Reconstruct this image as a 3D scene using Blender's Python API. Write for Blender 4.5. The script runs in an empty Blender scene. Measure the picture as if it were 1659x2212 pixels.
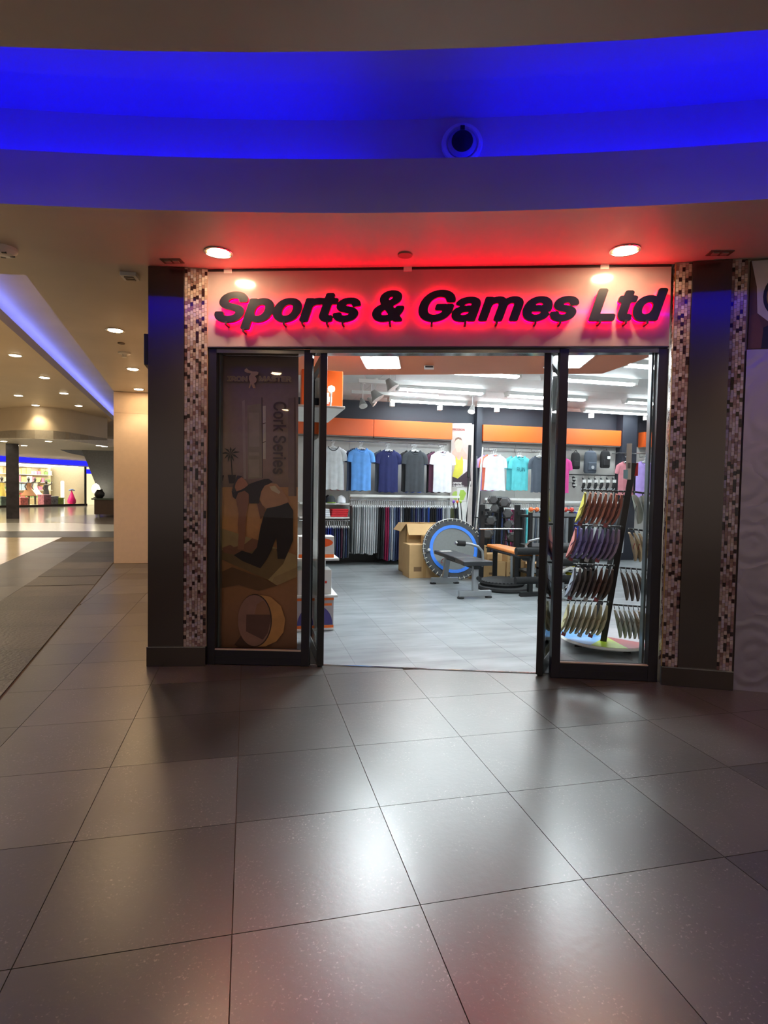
import bpy, bmesh, math, random
import numpy as np
from mathutils import Vector, Matrix
random.seed(7)
SC = bpy.context.scene
COL = SC.collection
R = math.radians
PI = math.pi

# ------------------------------------------------------------------ camera (solved from the floor tile grid)
F, PITCH, ROLL, CH, YAWT = 1242.39, 0.0384265, 0.01694214, 1.36403, 0.23388103
def _basis():
    f = Vector((0, math.cos(PITCH), -math.sin(PITCH))); u = Vector((0, math.sin(PITCH), math.cos(PITCH))); x = Vector((1, 0, 0))
    c, s = math.cos(ROLL), math.sin(ROLL)
    rz = Matrix.Rotation(-YAWT, 3, 'Z')
    return rz @ (c*x + s*u), rz @ (-s*x + c*u), rz @ f
CX, CU, CD = _basis()
CAM = Vector((0, 0, CH))
cam = bpy.data.objects.new('camera', bpy.data.cameras.new('camera'))
COL.objects.link(cam)
m = Matrix((CX, CU, -CD)).transposed().to_4x4(); m.translation = CAM
cam.matrix_world = m
cam.data.sensor_fit = 'HORIZONTAL'; cam.data.sensor_width = 36; cam.data.lens = F/1659*36
cam.data.clip_start = 0.05; cam.data.clip_end = 300
SC.camera = cam
def ray(px, py): return CD + CX*((px-829.5)/F) - CU*((py-1106)/F)
def gz(px, py, z=0.0):
    r = ray(px, py); return CAM + r*((z-CH)/r.z)
def aty(px, py, Y):
    r = ray(px, py); return CAM + r*(Y/r.y)
def proj(P):
    d = Vector(P)-CAM; z = d.dot(CD); return 829.5+F*d.dot(CX)/z, 1106-F*d.dot(CU)/z
def onplane(px, py, p, n):
    r = ray(px, py); return CAM + r*((Vector(p)-CAM).dot(n)/r.dot(n))

# ------------------------------------------------------------------ world, exposure, view
w = bpy.data.worlds.new('world'); SC.world = w; w.use_nodes = True
bg = w.node_tree.nodes['Background']
bg.inputs[0].default_value = (1.0, 0.91, 0.82, 1); bg.inputs[1].default_value = 0.40
SC.view_settings.view_transform = 'Standard'; SC.view_settings.look = 'None'
SC.view_settings.exposure = 0.0; SC.view_settings.gamma = 1.0
SC.view_settings.use_curve_mapping = False
TUBE, PANEL, DOWN, BLUE, RED = 56.0, 125.0, 155.0, 30.0, 52.0      # lamp strengths

# ------------------------------------------------------------------ materials
def lin(c):
    c = c/255.0
    return c/12.92 if c <= 0.04045 else ((c+0.055)/1.055)**2.4
def rgb(*c):
    if len(c) == 1 and isinstance(c[0], str):
        h = c[0]; c = tuple(int(h[i:i+2], 16) for i in (0, 2, 4))
    elif len(c) == 1: c = c[0]
    return tuple(lin(v) for v in c) + (1.0,)
MATS = {}
def M(name, col, rough=0.5, metal=0.0, var=0.08, scale=12.0, bump=0.0, bscale=60.0, stretch=None, rand=0.0, attr=None, spec=0.5, coat=0.0, emit=0.0, rvar=0.0, world=False):
    if name in MATS: return MATS[name]
    mt = bpy.data.materials.new(name); mt.use_nodes = True; MATS[name] = mt
    nt = mt.node_tree; N = nt.nodes; L = nt.links; b = N['Principled BSDF']
    base = rgb(col)
    tc = N.new('ShaderNodeTexCoord'); src = tc.outputs['Object']
    if world:
        ge = N.new('ShaderNodeNewGeometry'); mp0 = N.new('ShaderNodeMapping'); mp0.inputs['Location'].default_value = (.31, .17, .37); L.new(ge.outputs['Position'], mp0.inputs[0]); src = mp0.outputs[0]
    if stretch:
        mp = N.new('ShaderNodeMapping'); mp.inputs['Scale'].default_value = stretch; L.new(src, mp.inputs[0]); src = mp.outputs[0]
    no = N.new('ShaderNodeTexNoise'); no.inputs['Scale'].default_value = scale; no.inputs['Detail'].default_value = 4; L.new(src, no.inputs['Vector'])
    hs = N.new('ShaderNodeHueSaturation')
    if attr:
        a = N.new('ShaderNodeAttribute'); a.attribute_name = attr; L.new(a.outputs['Color'], hs.inputs['Color'])
    else: hs.inputs['Color'].default_value = base
    mr = N.new('ShaderNodeMapRange'); mr.inputs[1].default_value = 0.3; mr.inputs[2].default_value = 0.7
    mr.inputs[3].default_value = 1-var; mr.inputs[4].default_value = 1+var; L.new(no.outputs[0], mr.inputs[0])
    val = mr.outputs[0]
    if rand:
        oi = N.new('ShaderNodeObjectInfo'); m2 = N.new('ShaderNodeMapRange'); m2.inputs[3].default_value = 1-rand; m2.inputs[4].default_value = 1+rand
        L.new(oi.outputs['Random'], m2.inputs[0]); mu = N.new('ShaderNodeMath'); mu.operation = 'MULTIPLY'
        L.new(val, mu.inputs[0]); L.new(m2.outputs[0], mu.inputs[1]); val = mu.outputs[0]
    L.new(val, hs.inputs['Value']); L.new(hs.outputs[0], b.inputs['Base Color'])
    b.inputs['Roughness'].default_value = rough; b.inputs['Metallic'].default_value = metal
    b.inputs['Specular IOR Level'].default_value = spec
    if coat: b.inputs['Coat Weight'].default_value = coat; b.inputs['Coat Roughness'].default_value = 0.05
    if rvar:
        r2 = N.new('ShaderNodeMapRange'); r2.inputs[1].default_value = 0.3; r2.inputs[2].default_value = 0.7
        r2.inputs[3].default_value = rough-rvar; r2.inputs[4].default_value = rough+rvar; L.new(no.outputs[0], r2.inputs[0]); L.new(r2.outputs[0], b.inputs['Roughness'])
    if bump:
        n2 = N.new('ShaderNodeTexNoise'); n2.inputs['Scale'].default_value = bscale; n2.inputs['Detail'].default_value = 3; L.new(src, n2.inputs['Vector'])
        bp = N.new('ShaderNodeBump'); bp.inputs['Strength'].default_value = bump; bp.inputs['Distance'].default_value = 0.01
        L.new(n2.outputs[0], bp.inputs['Height']); L.new(bp.outputs[0], b.inputs['Normal'])
    if emit:
        L.new(hs.outputs[0], b.inputs['Emission Color']); b.inputs['Emission Strength'].default_value = emit
    return mt
def EM(name, col, strength):
    if name in MATS: return MATS[name]
    mt = bpy.data.materials.new(name); mt.use_nodes = True; MATS[name] = mt
    nt = mt.node_tree; nt.nodes.clear()
    e = nt.nodes.new('ShaderNodeEmission'); o = nt.nodes.new('ShaderNodeOutputMaterial')
    e.inputs[0].default_value = (*col, 1); e.inputs[1].default_value = strength; nt.links.new(e.outputs[0], o.inputs[0])
    return mt
def glass_mat():
    mt = bpy.data.materials.new('clear_glass'); mt.use_nodes = True; nt = mt.node_tree; N = nt.nodes; L = nt.links; N.clear()
    o = N.new('ShaderNodeOutputMaterial'); mx = N.new('ShaderNodeMixShader'); t = N.new('ShaderNodeBsdfTransparent'); g = N.new('ShaderNodeBsdfGlossy')
    fr = N.new('ShaderNodeFresnel'); fr.inputs[0].default_value = 1.24; g.inputs['Roughness'].default_value = 0.02
    no = N.new('ShaderNodeTexNoise'); no.inputs['Scale'].default_value = 3
    mr = N.new('ShaderNodeMapRange'); mr.inputs[3].default_value = 0.93; mr.inputs[4].default_value = 0.97; L.new(no.outputs[0], mr.inputs[0])
    t.inputs[0].default_value = (0.93, 0.96, 0.95, 1); L.new(mr.outputs[0], t.inputs[0])
    L.new(fr.outputs[0], mx.inputs[0]); L.new(t.outputs[0], mx.inputs[1]); L.new(g.outputs[0], mx.inputs[2]); L.new(mx.outputs[0], o.inputs[0])
    return mt
GLASS = glass_mat()

def floor_mat(name, col, rough, fleck=0.5, rand=0.14, big=0.25):
    """dark stone tile: mottled, pale flecks and scuffs, satin gloss"""
    mt = M(name, col, rough, var=big, scale=2.2, rand=rand, bump=0.06, bscale=35, world=True)
    nt = mt.node_tree; N = nt.nodes; L = nt.links; b = N['Principled BSDF']; b.inputs['IOR'].default_value = 2.1
    hs = [n for n in N if n.bl_idname == 'ShaderNodeHueSaturation'][0]
    tc = [n for n in N if n.bl_idname == 'ShaderNodeMapping'][0]
    def fac(sc, lo, hi, det):
        n_ = N.new('ShaderNodeTexNoise'); n_.inputs['Scale'].default_value = sc; n_.inputs['Detail'].default_value = det; L.new(tc.outputs[0], n_.inputs['Vector'])
        r_ = N.new('ShaderNodeMapRange'); r_.inputs[1].default_value = lo; r_.inputs[2].default_value = hi; L.new(n_.outputs[0], r_.inputs[0]); return r_.outputs[0]
    mr = N.new('ShaderNodeMath'); mr.operation = 'MULTIPLY'; L.new(fac(110, .60, .78, 3), mr.inputs[0])
    m3 = N.new('ShaderNodeMath'); m3.operation = 'MULTIPLY'; m3.inputs[1].default_value = fleck; L.new(fac(5, .38, .66, 2), m3.inputs[0]); L.new(m3.outputs[0], mr.inputs[1])
    mx = N.new('ShaderNodeMix'); mx.data_type = 'RGBA'; L.new(mr.outputs[0], mx.inputs[0]); L.new(hs.outputs[0], mx.inputs[6]); mx.inputs[7].default_value = (0.28, 0.25, 0.22, 1)
    L.new(mx.outputs[2], b.inputs['Base Color'])
    return mt
def swirl_mat():
    mt = M('swirl_metal', (164, 154, 168), 0.42, metal=0.85, var=0.06, scale=3)
    nt = mt.node_tree; N = nt.nodes; L = nt.links; b = N['Principled BSDF']
    tc = N.new('ShaderNodeTexCoord'); vo = N.new('ShaderNodeTexVoronoi'); vo.inputs['Scale'].default_value = 3.6; vo.inputs['Randomness'].default_value = .9
    mp = N.new('ShaderNodeMapping'); mp.inputs['Scale'].default_value = (1, .05, 1); L.new(tc.outputs['Object'], mp.inputs[0])
    no = N.new('ShaderNodeTexNoise'); no.inputs['Scale'].default_value = 5; L.new(mp.outputs[0], no.inputs[0])
    mxv = N.new('ShaderNodeMix'); mxv.data_type = 'VECTOR'; mxv.inputs[0].default_value = .12; L.new(mp.outputs[0], mxv.inputs[4]); L.new(no.outputs['Color'], mxv.inputs[5])
    L.new(mxv.outputs[1], vo.inputs['Vector'])
    ms = N.new('ShaderNodeMath'); ms.operation = 'MULTIPLY'; ms.inputs[1].default_value = 22; L.new(vo.outputs['Distance'], ms.inputs[0])
    sn = N.new('ShaderNodeMath'); sn.operation = 'SINE'; L.new(ms.outputs[0], sn.inputs[0])
    bp = N.new('ShaderNodeBump'); bp.inputs['Strength'].default_value = 0.10; bp.inputs['Distance'].default_value = 0.01
    L.new(sn.outputs[0], bp.inputs['Height']); L.new(bp.outputs[0], b.inputs['Normal'])
    return mt

# ------------------------------------------------------------------ mesh builder
class MB:
    def __init__(s): s.v = []; s.f = []; s.mi = []; s.m = 0; s.T = None
    def mat(s, i): s.m = i; return s
    def add(s, vs, fs):
        o = len(s.v)
        for p in vs:
            p = Vector(p); s.v.append(tuple(s.T @ p) if s.T else tuple(p))
        for f in fs: s.f.append(tuple(o+i for i in f)); s.mi.append(s.m)
        return s
    def box(s, x0, y0, z0, x1, y1, z1):
        vs = [(x, y, z) for z in (z0, z1) for y in (y0, y1) for x in (x0, x1)]
        return s.add(vs, [(0, 2, 3, 1), (4, 5, 7, 6), (0, 1, 5, 4), (1, 3, 7, 5), (3, 2, 6, 7), (2, 0, 4, 6)])
    def cb(s, c, d): return s.box(c[0]-d[0]/2, c[1]-d[1]/2, c[2]-d[2]/2, c[0]+d[0]/2, c[1]+d[1]/2, c[2]+d[2]/2)
    def bar(s, p, q, a, b, up=(0, 0, 1)):
        p = Vector(p); q = Vector(q); d = (q-p).normalized(); up = Vector(up)
        if abs(d.dot(up)) > .98: up = Vector((0, 1, 0))
        x = d.cross(up).normalized(); y = x.cross(d)
        vs = [e + x*(sx*a/2) + y*(sy*b/2) for e in (p, q) for sx, sy in ((-1, -1), (1, -1), (1, 1), (-1, 1))]
        return s.add(vs, [(0, 3, 2, 1), (4, 5, 6, 7), (0, 1, 5, 4), (1, 2, 6, 5), (2, 3, 7, 6), (3, 0, 4, 7)])
    def cyl(s, p, q, r0, r1=None, n=12):
        r1 = r0 if r1 is None else r1
        return s.tube([p, q], [r0, r1], n)
    def tube(s, pts, r, n=8, closed=False, sq=(1, 1)):
        pts = [Vector(p) for p in pts]; k = len(pts); rs = r if isinstance(r, (list, tuple)) else [r]*k
        vs = []; nx = None
        for i, p in enumerate(pts):
            a = pts[(i-1) % k] if (closed or i) else p; b = pts[(i+1) % k] if (closed or i < k-1) else p
            d = (b-a).normalized()
            if nx is None:
                ref = Vector((0, 0, 1)) if abs(d.z) < .9 else Vector((0, 1, 0)); nx = d.cross(ref).normalized()
            else: nx = (nx - d*nx.dot(d)).normalized()
            ny = d.cross(nx)
            for j in range(n):
                t = 2*PI*j/n; vs.append(p + nx*(math.cos(t)*rs[i]*sq[0]) + ny*(math.sin(t)*rs[i]*sq[1]))
        fs = []
        for i in range(k if closed else k-1):
            for j in range(n):
                a = i*n+j; b = i*n+(j+1) % n; c = ((i+1) % k)*n+(j+1) % n; d = ((i+1) % k)*n+j; fs.append((a, b, c, d))
        if not closed: fs += [tuple(reversed(range(n))), tuple(range((k-1)*n, k*n))]
        return s.add(vs, fs)
    def prism(s, poly, a, b, ax='z'):
        """extrude a 2D outline between a and b along an axis (outline is xy, xz or yz)"""
        n = len(poly)
        mk = {'z': lambda u, v, t: (u, v, t), 'y': lambda u, v, t: (u, t, v), 'x': lambda u, v, t: (t, u, v)}[ax]
        vs = [mk(u, v, a) for u, v in poly] + [mk(u, v, b) for u, v in poly]
        return s.add(vs, [tuple(reversed(range(n))), tuple(range(n, 2*n))] + [(i, (i+1) % n, n+(i+1) % n, n+i) for i in range(n)])
    def poly(s, pts): return s.add(pts, [tuple(range(len(pts)))])
    def lathe(s, prof, n=20, c=(0, 0, 0), ax='z', caps=True):
        k = len(prof); vs = []
        for r, h in prof:
            for j in range(n):
                t = 2*PI*j/n; x, y = r*math.cos(t), r*math.sin(t)
                p = {'z': (x, y, h), 'y': (x, h, y), 'x': (h, x, y)}[ax]; vs.append((c[0]+p[0], c[1]+p[1], c[2]+p[2]))
        fs = [(i*n+j, i*n+(j+1) % n, (i+1)*n+(j+1) % n, (i+1)*n+j) for i in range(k-1) for j in range(n)]
        if caps: fs += [tuple(reversed(range(n))), tuple(range((k-1)*n, k*n))]
        return s.add(vs, fs)
    def mesh(s, name, mats, smooth=False, angle=35, fix=True):
        me = bpy.data.meshes.new(name); me.from_pydata(s.v, [], s.f)
        if not isinstance(mats, (list, tuple)): mats = [mats]
        for x in mats: me.materials.append(x)
        me.polygons.foreach_set('material_index', s.mi); me.update()
        if fix:
            bm = bmesh.new(); bm.from_mesh(me); bmesh.ops.recalc_face_normals(bm, faces=bm.faces); bm.to_mesh(me); bm.free()
        if smooth:
            me.shade_smooth(); me.set_sharp_from_angle(angle=R(angle))
        return me
def link(name, me, parent=None, loc=None, rz=0, bevel=0):
    o = bpy.data.objects.new(name, me); COL.objects.link(o)
    if parent: o.parent = parent
    if loc is not None: o.location = loc
    if rz: o.rotation_euler[2] = rz
    if bevel:
        b = o.modifiers.new('edge', 'BEVEL'); b.width = bevel; b.segments = 2; b.limit_method = 'ANGLE'
    return o
def tag(o, label, cat, group=None, kind=None):
    o['label'] = label; o['category'] = cat
    if group: o['group'] = group
    if kind: o['kind'] = kind
    return o
def thing(name, label, cat, loc=(0, 0, 0), rz=0, group=None, kind=None):
    return tag(link(name, None, None, loc, rz), label, cat, group, kind)
def part(name, mb, mats, parent, smooth=False, loc=None, rz=0, bevel=0, label=None, angle=35):
    me = mb if isinstance(mb, bpy.types.Mesh) else mb.mesh(name, mats, smooth, angle)
    o = link(name, me, parent, loc, rz, bevel)
    if label: o['label'] = label
    return o
def single(name, mb, mats, label, cat, loc=(0, 0, 0), rz=0, group=None, kind=None, smooth=False, bevel=0, angle=35):
    me = mb if isinstance(mb, bpy.types.Mesh) else mb.mesh(name, mats, smooth, angle)
    return tag(link(name, me, None, loc, rz, bevel), label, cat, group, kind)
def copy_thing(src, loc, rz=None, label=None, group=None):
    r = src.copy(); COL.objects.link(r); r.location = loc
    if rz is not None: r.rotation_euler[2] = rz
    if label: r['label'] = label
    if group: r['group'] = group
    for ch in src.children:
        c = ch.copy(); COL.objects.link(c); c.parent = r
        for g in ch.children:
            d = g.copy(); COL.objects.link(d); d.parent = c
    return r
def _font():
    try:
        import os
        return bpy.data.fonts.load(os.path.join(bpy.utils.system_resource('DATAFILES', path='fonts'), 'Inter.woff2'))
    except Exception: return None
FONT = _font()
def glyphs(word, offset, shear, depth):
    """one mesh per character, overlapping outlines merged by filling each outer contour with its own holes"""
    cu = bpy.data.curves.new('lettering', 'FONT'); cu.body = word; cu.shear = shear; cu.resolution_u = 6
    if FONT: cu.font = FONT
    o = bpy.data.objects.new('lettering', cu); COL.objects.link(o)
    dg = bpy.context.evaluated_depsgraph_get(); dg.update()
    cv = o.to_curve(dg); cont = {}
    for sp in cv.splines:
        pts = []; bp = sp.bezier_points; n = len(bp)
        for i in range(n):
            a, b = bp[i], bp[(i+1) % n]
            for k in range(5):
                t = k/5; q = a.co*(1-t)**3+a.handle_right*(3*t*(1-t)**2)+b.handle_left*(3*t*t*(1-t))+b.co*t**3
                if not pts or (Vector(pts[-1])-q.xy).length > 1e-4: pts.append((q.x, q.y))
        cont.setdefault(sp.character_index, []).append(pts)
    o.to_curve_clear(); bpy.data.objects.remove(o); bpy.data.curves.remove(cu)
    res = []; st = .0095
    for ci in sorted(cont):
        cs = [np.array(p) for p in cont[ci] if len(p) > 2]; allp = np.concatenate(cs); pad = .05+abs(offset)
        xs = np.arange(allp[:, 0].min()-pad, allp[:, 0].max()+pad, st); ys = np.arange(allp[:, 1].min()-pad, allp[:, 1].max()+pad, st)
        X, Y = np.meshgrid(xs, ys, indexing='ij'); dist = np.full(X.shape, 9.0); wind = np.zeros(X.shape, int)
        for p in cs:
            for (x1, y1), (x2, y2) in zip(p, np.roll(p, -1, 0)):
                dx, dy = x2-x1, y2-y1; t = np.clip(((X-x1)*dx+(Y-y1)*dy)/(dx*dx+dy*dy+1e-12), 0, 1)
                e = np.hypot(X-x1-t*dx, Y-y1-t*dy)
                dist = np.minimum(dist, e)
                cr = dx*(Y-y1)-dy*(X-x1)
                wind += ((y1 <= Y) & (y2 > Y) & (cr > 0)).astype(int) - ((y1 > Y) & (y2 <= Y) & (cr < 0)).astype(int)
        # edges buried inside the stroke count as interior: push them by probing both sides
        f = np.where(wind != 0, dist, -dist)
        core = wind != 0
        for _ in range(3):                      # overlaps leave thin zero lines inside; refill from neighbours
            g = np.pad(f, 1, mode='edge'); avg = (g[:-2, 1:-1]+g[2:, 1:-1]+g[1:-1, :-2]+g[1:-1, 2:])/4
            f = np.where(core & (f < avg), avg, f)
        f = f+offset
        nx_, ny_ = f.shape; nxt = {}; pos = {}
        def cut(k, i0, j0, i1, j1):
            if k not in pos:
                t = f[i0, j0]/(f[i0, j0]-f[i1, j1]); pos[k] = (xs[i0]+(xs[i1]-xs[i0])*t, ys[j0]+(ys[j1]-ys[j0])*t)
            return k
        sgn = f > 0
        for i in range(nx_-1):
            for j in range(ny_-1):
                c = (sgn[i, j], sgn[i+1, j], sgn[i+1, j+1], sgn[i, j+1])
                if all(c) or not any(c): continue
                E = [(('h', i, j), i, j, i+1, j), (('v', i+1, j), i+1, j, i+1, j+1), (('h', i, j+1), i, j+1, i+1, j+1), (('v', i, j), i, j, i, j+1)]
                ins = [q for q in range(4) if c[q] != c[(q+1) % 4]]
                # walk with the inside on the left: enter where in->out, leave where out->in
                en = [q for q in ins if c[q]]; ex = [q for q in ins if not c[q]]
                for q in en:
                    w_ = min(ex, key=lambda z: (z-q) % 4) if len(ex) > 1 else ex[0]
                    nxt[cut(*E[q])] = cut(*E[w_])
        c2 = bpy.data.curves.new('lettering', 'CURVE'); c2.dimensions = '2D'; c2.fill_mode = 'BOTH'; c2.extrude = depth
        left = set(nxt)
        while left:
            k0 = left.pop(); loop = [pos[k0]]; k = nxt[k0]
            while k != k0 and k in left: left.discard(k); loop.append(pos[k]); k = nxt[k]
            if len(loop) < 8: continue
            out = [loop[0]]
            for q in range(1, len(loop)-1):
                ax, ay = out[-1]; bx, by = loop[q]; cx, cy = loop[q+1]
                if abs((bx-ax)*(cy-ay)-(by-ay)*(cx-ax)) > 2.2e-5 or math.hypot(bx-ax, by-ay) > .12: out.append(loop[q])
            sp = c2.splines.new('POLY'); sp.points.add(len(out)-1); sp.use_cyclic_u = True
            for q, (x, y) in enumerate(out): sp.points[q].co = (x, y, 0, 1)
        ob = bpy.data.objects.new('lettering', c2); COL.objects.link(ob); dg = bpy.context.evaluated_depsgraph_get(); dg.update()
        me = bpy.data.meshes.new_from_object(ob.evaluated_get(dg))
        res.append(([tuple(v.co) for v in me.vertices], [tuple(p.vertices) for p in me.polygons]))
        bpy.data.objects.remove(ob); bpy.data.curves.remove(c2); bpy.data.meshes.remove(me)
    return res
def flat_text(s, width, height, parent, mat, M4, name='lettering', bold=0.02, depth=0.0004, stretch=True):
    """flat print: text scaled to width x height, its lower-left corner put at the origin of matrix M4"""
    vs, fs = [], []
    for a_, b_ in glyphs(s, bold, 0, depth):
        k = len(vs); vs += a_; fs += [tuple(k+i for i in f) for f in b_]
    me = bpy.data.meshes.new('lettering'); me.from_pydata(vs, [], fs); me.update()
    xs = [v.co.x for v in me.vertices]; ys = [v.co.y for v in me.vertices]
    sx = width/(max(xs)-min(xs)); sy = height/(max(ys)-min(ys))
    x0, y0 = min(xs), min(ys)
    for v in me.vertices: v.co = M4 @ Vector(((v.co.x-x0)*sx, (v.co.y-y0)*sy, v.co.z))
    me.materials.clear(); me.materials.append(mat); me.update()
    return link(name, me, parent)
def clip(poly, p, n):
    """keep the side of the line through p on which n points"""
    out = []
    for i in range(len(poly)):
        a, b = poly[i], poly[(i+1) % len(poly)]
        da = (a[0]-p[0])*n[0]+(a[1]-p[1])*n[1]; db = (b[0]-p[0])*n[0]+(b[1]-p[1])*n[1]
        if da >= 0: out.append(a)
        if da*db < 0:
            t = da/(da-db); out.append((a[0]+(b[0]-a[0])*t, a[1]+(b[1]-a[1])*t))
    return out
def area(p): return abs(sum(p[i][0]*p[(i+1) % len(p)][1]-p[(i+1) % len(p)][0]*p[i][1] for i in range(len(p))))/2 if len(p) > 2 else 0
def frame(o, ang): return Matrix.Translation(Vector((o[0], o[1], o[2] if len(o) > 2 else 0))) @ Matrix.Rotation(ang, 4, 'Z')

# common materials
ANTH = M('anthracite_frame', (50, 48, 54), 0.35, 0.5, var=.05)
STEEL = M('brushed_steel', (98, 90, 88), 0.26, 1.0, var=.03, scale=2, stretch=(.15, .15, 1), bump=0.10, bscale=2.2)
CHROME = M('chrome', (190, 192, 195), 0.12, 1.0, var=.03)
WHITE = M('white_paint', (226, 226, 224), 0.5, var=.03)
BLACK = M('black_plastic', (24, 24, 26), 0.45, var=.1)
RUBBER = M('black_rubber', (30, 30, 32), 0.75, var=.15)
PLASTER = M('mall_plaster', (198, 188, 174), 0.42, var=.07, scale=1.3, bump=.03, bscale=6)
CREAM = M('cream_wall', (214, 188, 160), 0.5, var=.03)
NAVY = M('navy_paint', (38, 42, 54), 0.6, var=.04)
ORANGE = M('orange_laminate', (228, 96, 34), 0.35, var=.04, scale=2)
SLAT = M('slatwall_board', (196, 194, 190), 0.5, var=.03)
CARD = M('cardboard', (190, 155, 108), 0.8, var=.06, scale=6)
KRAFT = M('packing_tape', (176, 138, 88), 0.3, var=.04)
SILVER = M('silver_powder_coat', (150, 154, 158), 0.3, .6, var=.04)
FOAM = M('black_foam', (22, 22, 24), 0.9, var=.2, scale=60)
WPLAST = M('white_plastic', (222, 222, 218), 0.35, var=.03)

# ================================================================== FLOOR
LA, LB = (0.589, 4.386), (2.153, 3.895)                    # threshold line mall | shop
tn = Vector((-(LB[1]-LA[1]), LB[0]-LA[0])).normalized()
E1n = Vector((6.17, .69)).normalized()
mall = tag(link('floor', MB().box(-60, -16, -.12, 12, 70, -.006).mesh('floor_bed', M('tile_grout', (112, 98, 84), .85, var=.1)), None), 'dark stone tile floor of the mall concourse', 'floor', kind='structure')
TILE = [floor_mat('stone_tile_dark', (56, 53, 50), 0.31, .8), floor_mat('stone_tile_flecked', (70, 65, 61), 0.34, 1.6)]
def put_tile(poly, parent, mat, z1=0.0, th=.008, name='tile'):
    if area(poly) < .004: return
    cx = sum(p[0] for p in poly)/len(poly); cy = sum(p[1] for p in poly)/len(poly)
    mb = MB().prism([(p[0]-cx, p[1]-cy) for p in poly], -th, 0)
    return part(name, mb, mat, parent, loc=(cx, cy, z1))
def cell(x0, y0, x1, y1, g=.0016): return [(x0+g, y0+g), (x1-g, y0+g), (x1-g, y1-g), (x0+g, y1-g)]
LIGHTT = {(0, 1): 0, (-1, 2): 1, (-1, 3): 0, (0, 3): 1, (3, 3): 1, (2, 4): 1, (-2, 2): 1, (-2, 1): 1, (4, 1): 1, (5, 2): 1}
for i in range(-6, 9):
    for j in range(-11, 7):
        x0 = -.035+.6*i; y1 = 4.161-.6*j
        p = cell(x0, y1-.6, x0+.6, y1)
        p = clip(p, (-1.6, 4.90), (E1n.x, E1n.y))
        if i >= -1: p = clip(p, LA, -tn) if p else p
        if x0 > -1.2 and y1-.6 > 4.7: continue
        if not p: continue
        k = LIGHTT.get((i, j), 1 if random.random() < .3 else 0)
        put_tile(p, mall, TILE[k])
# slate band, smooth strip and pale rotunda floor on the left
SLATE = floor_mat('riven_slate', (66, 59, 52), .42, .4, rand=.55); SLATE.node_tree.nodes['Bump'].inputs['Strength'].default_value = .5; SLATE.node_tree.nodes['Principled BSDF'].inputs['IOR'].default_value = 1.5
PALE = M('pale_floor_tile', (216, 196, 162), .16, var=.05, scale=2, rand=.05)
PALEG = M('white_floor_band', (214, 212, 208), .2, var=.04)
def band(xa, xb, t):   # points along the curved floor bands, t = Y
    return xa+(xb-xa)*(t-4.6)/10.0
for k in range(14):
    y0, y1 = 3.6+.82*k, 3.6+.82*(k+1)-.004
    f = lambda y: -1.61-.112*(y-4.9)
    put_tile([(f(y0)-.87, y0), (f(y0)-.004, y0), (f(y1)-.004, y1), (f(y1)-.87, y1)], mall, SLATE, z1=random.choice((0, .004, .007)), name='slab')
    put_tile([(f(y0)-1.75, y0), (f(y0)-.875, y0), (f(y1)-.875, y1), (f(y1)-1.75, y1)], mall, TILE[k % 2])
for i in range(10):
    for k in range(9):
        y0, y1 = 5.5+1.2*k, 5.5+1.2*(k+1)-.003
        f = lambda y: -1.61-.112*(y-4.9)-1.753-.9*i
        put_tile([(f(y0)-.897, y0), (f(y0), y0), (f(y1), y1), (f(y1)-.897, y1)], mall, PALE)
def flatq(name, x0, y0, x1, y1, z, mat): return part(name, MB().box(x0, y0, z-.01, x1, y1, z), mat, mall)
flatq('dark_band', -40, 16.35, -1, 18.4, .001, TILE[0])
flatq('white_band', -40, 18.45, -1, 22.3, .0012, PALEG)
flatq('far_paving', -60, 22.3, 0, 60, .001, M('far_paving', (190, 184, 172), .14, var=.05, scale=.8))
part('round_inlay', MB().lathe([(4.6, -.01), (4.6, .003)], 48, (-3.2, 26.0, 0)), M('round_inlay', (120, 112, 108), .2, var=.05), mall)

# shop floor tiles
shopf = tag(link('floor.001', MB().poly([(-.4, 4.72, -.004), (LA[0], LA[1], -.004), (LB[0], LB[1], -.004), (3.4, 3.55, -.004), (9.5, 3.6, -.004), (9.5, 10.6, -.004), (-.4, 10.6, -.004)]).mesh('shop_floor_bed', M('vinyl_joint', (120, 122, 124), .7), fix=False)), 'light grey mottled tile floor inside the sports shop', 'floor', kind='structure')
VIN = M('vinyl_tile', (136, 141, 144), .32, var=.28, scale=1.9, stretch=(1.0, 3.2, 1), rand=.06, world=True)
for i in range(0, 21):
    for j in range(-2, 15):
        x0 = -.07+.45*i; y0 = 4.33+.45*j
        p = clip(cell(x0, y0, min(x0+.45, 9.5), min(y0+.45, 10.6), .001), (LA[0], LA[1]), tn)
        if not p: continue
        if x0 > 2.2: p = clip(p, (0, 3.62), (0, 1))
        if p: put_tile(p, shopf, VIN, th=.003)
part('threshold_strip', MB().bar((.42, 4.442, .002), (2.3, 3.852, .002), .02, .006), CHROME, shopf)

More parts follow.
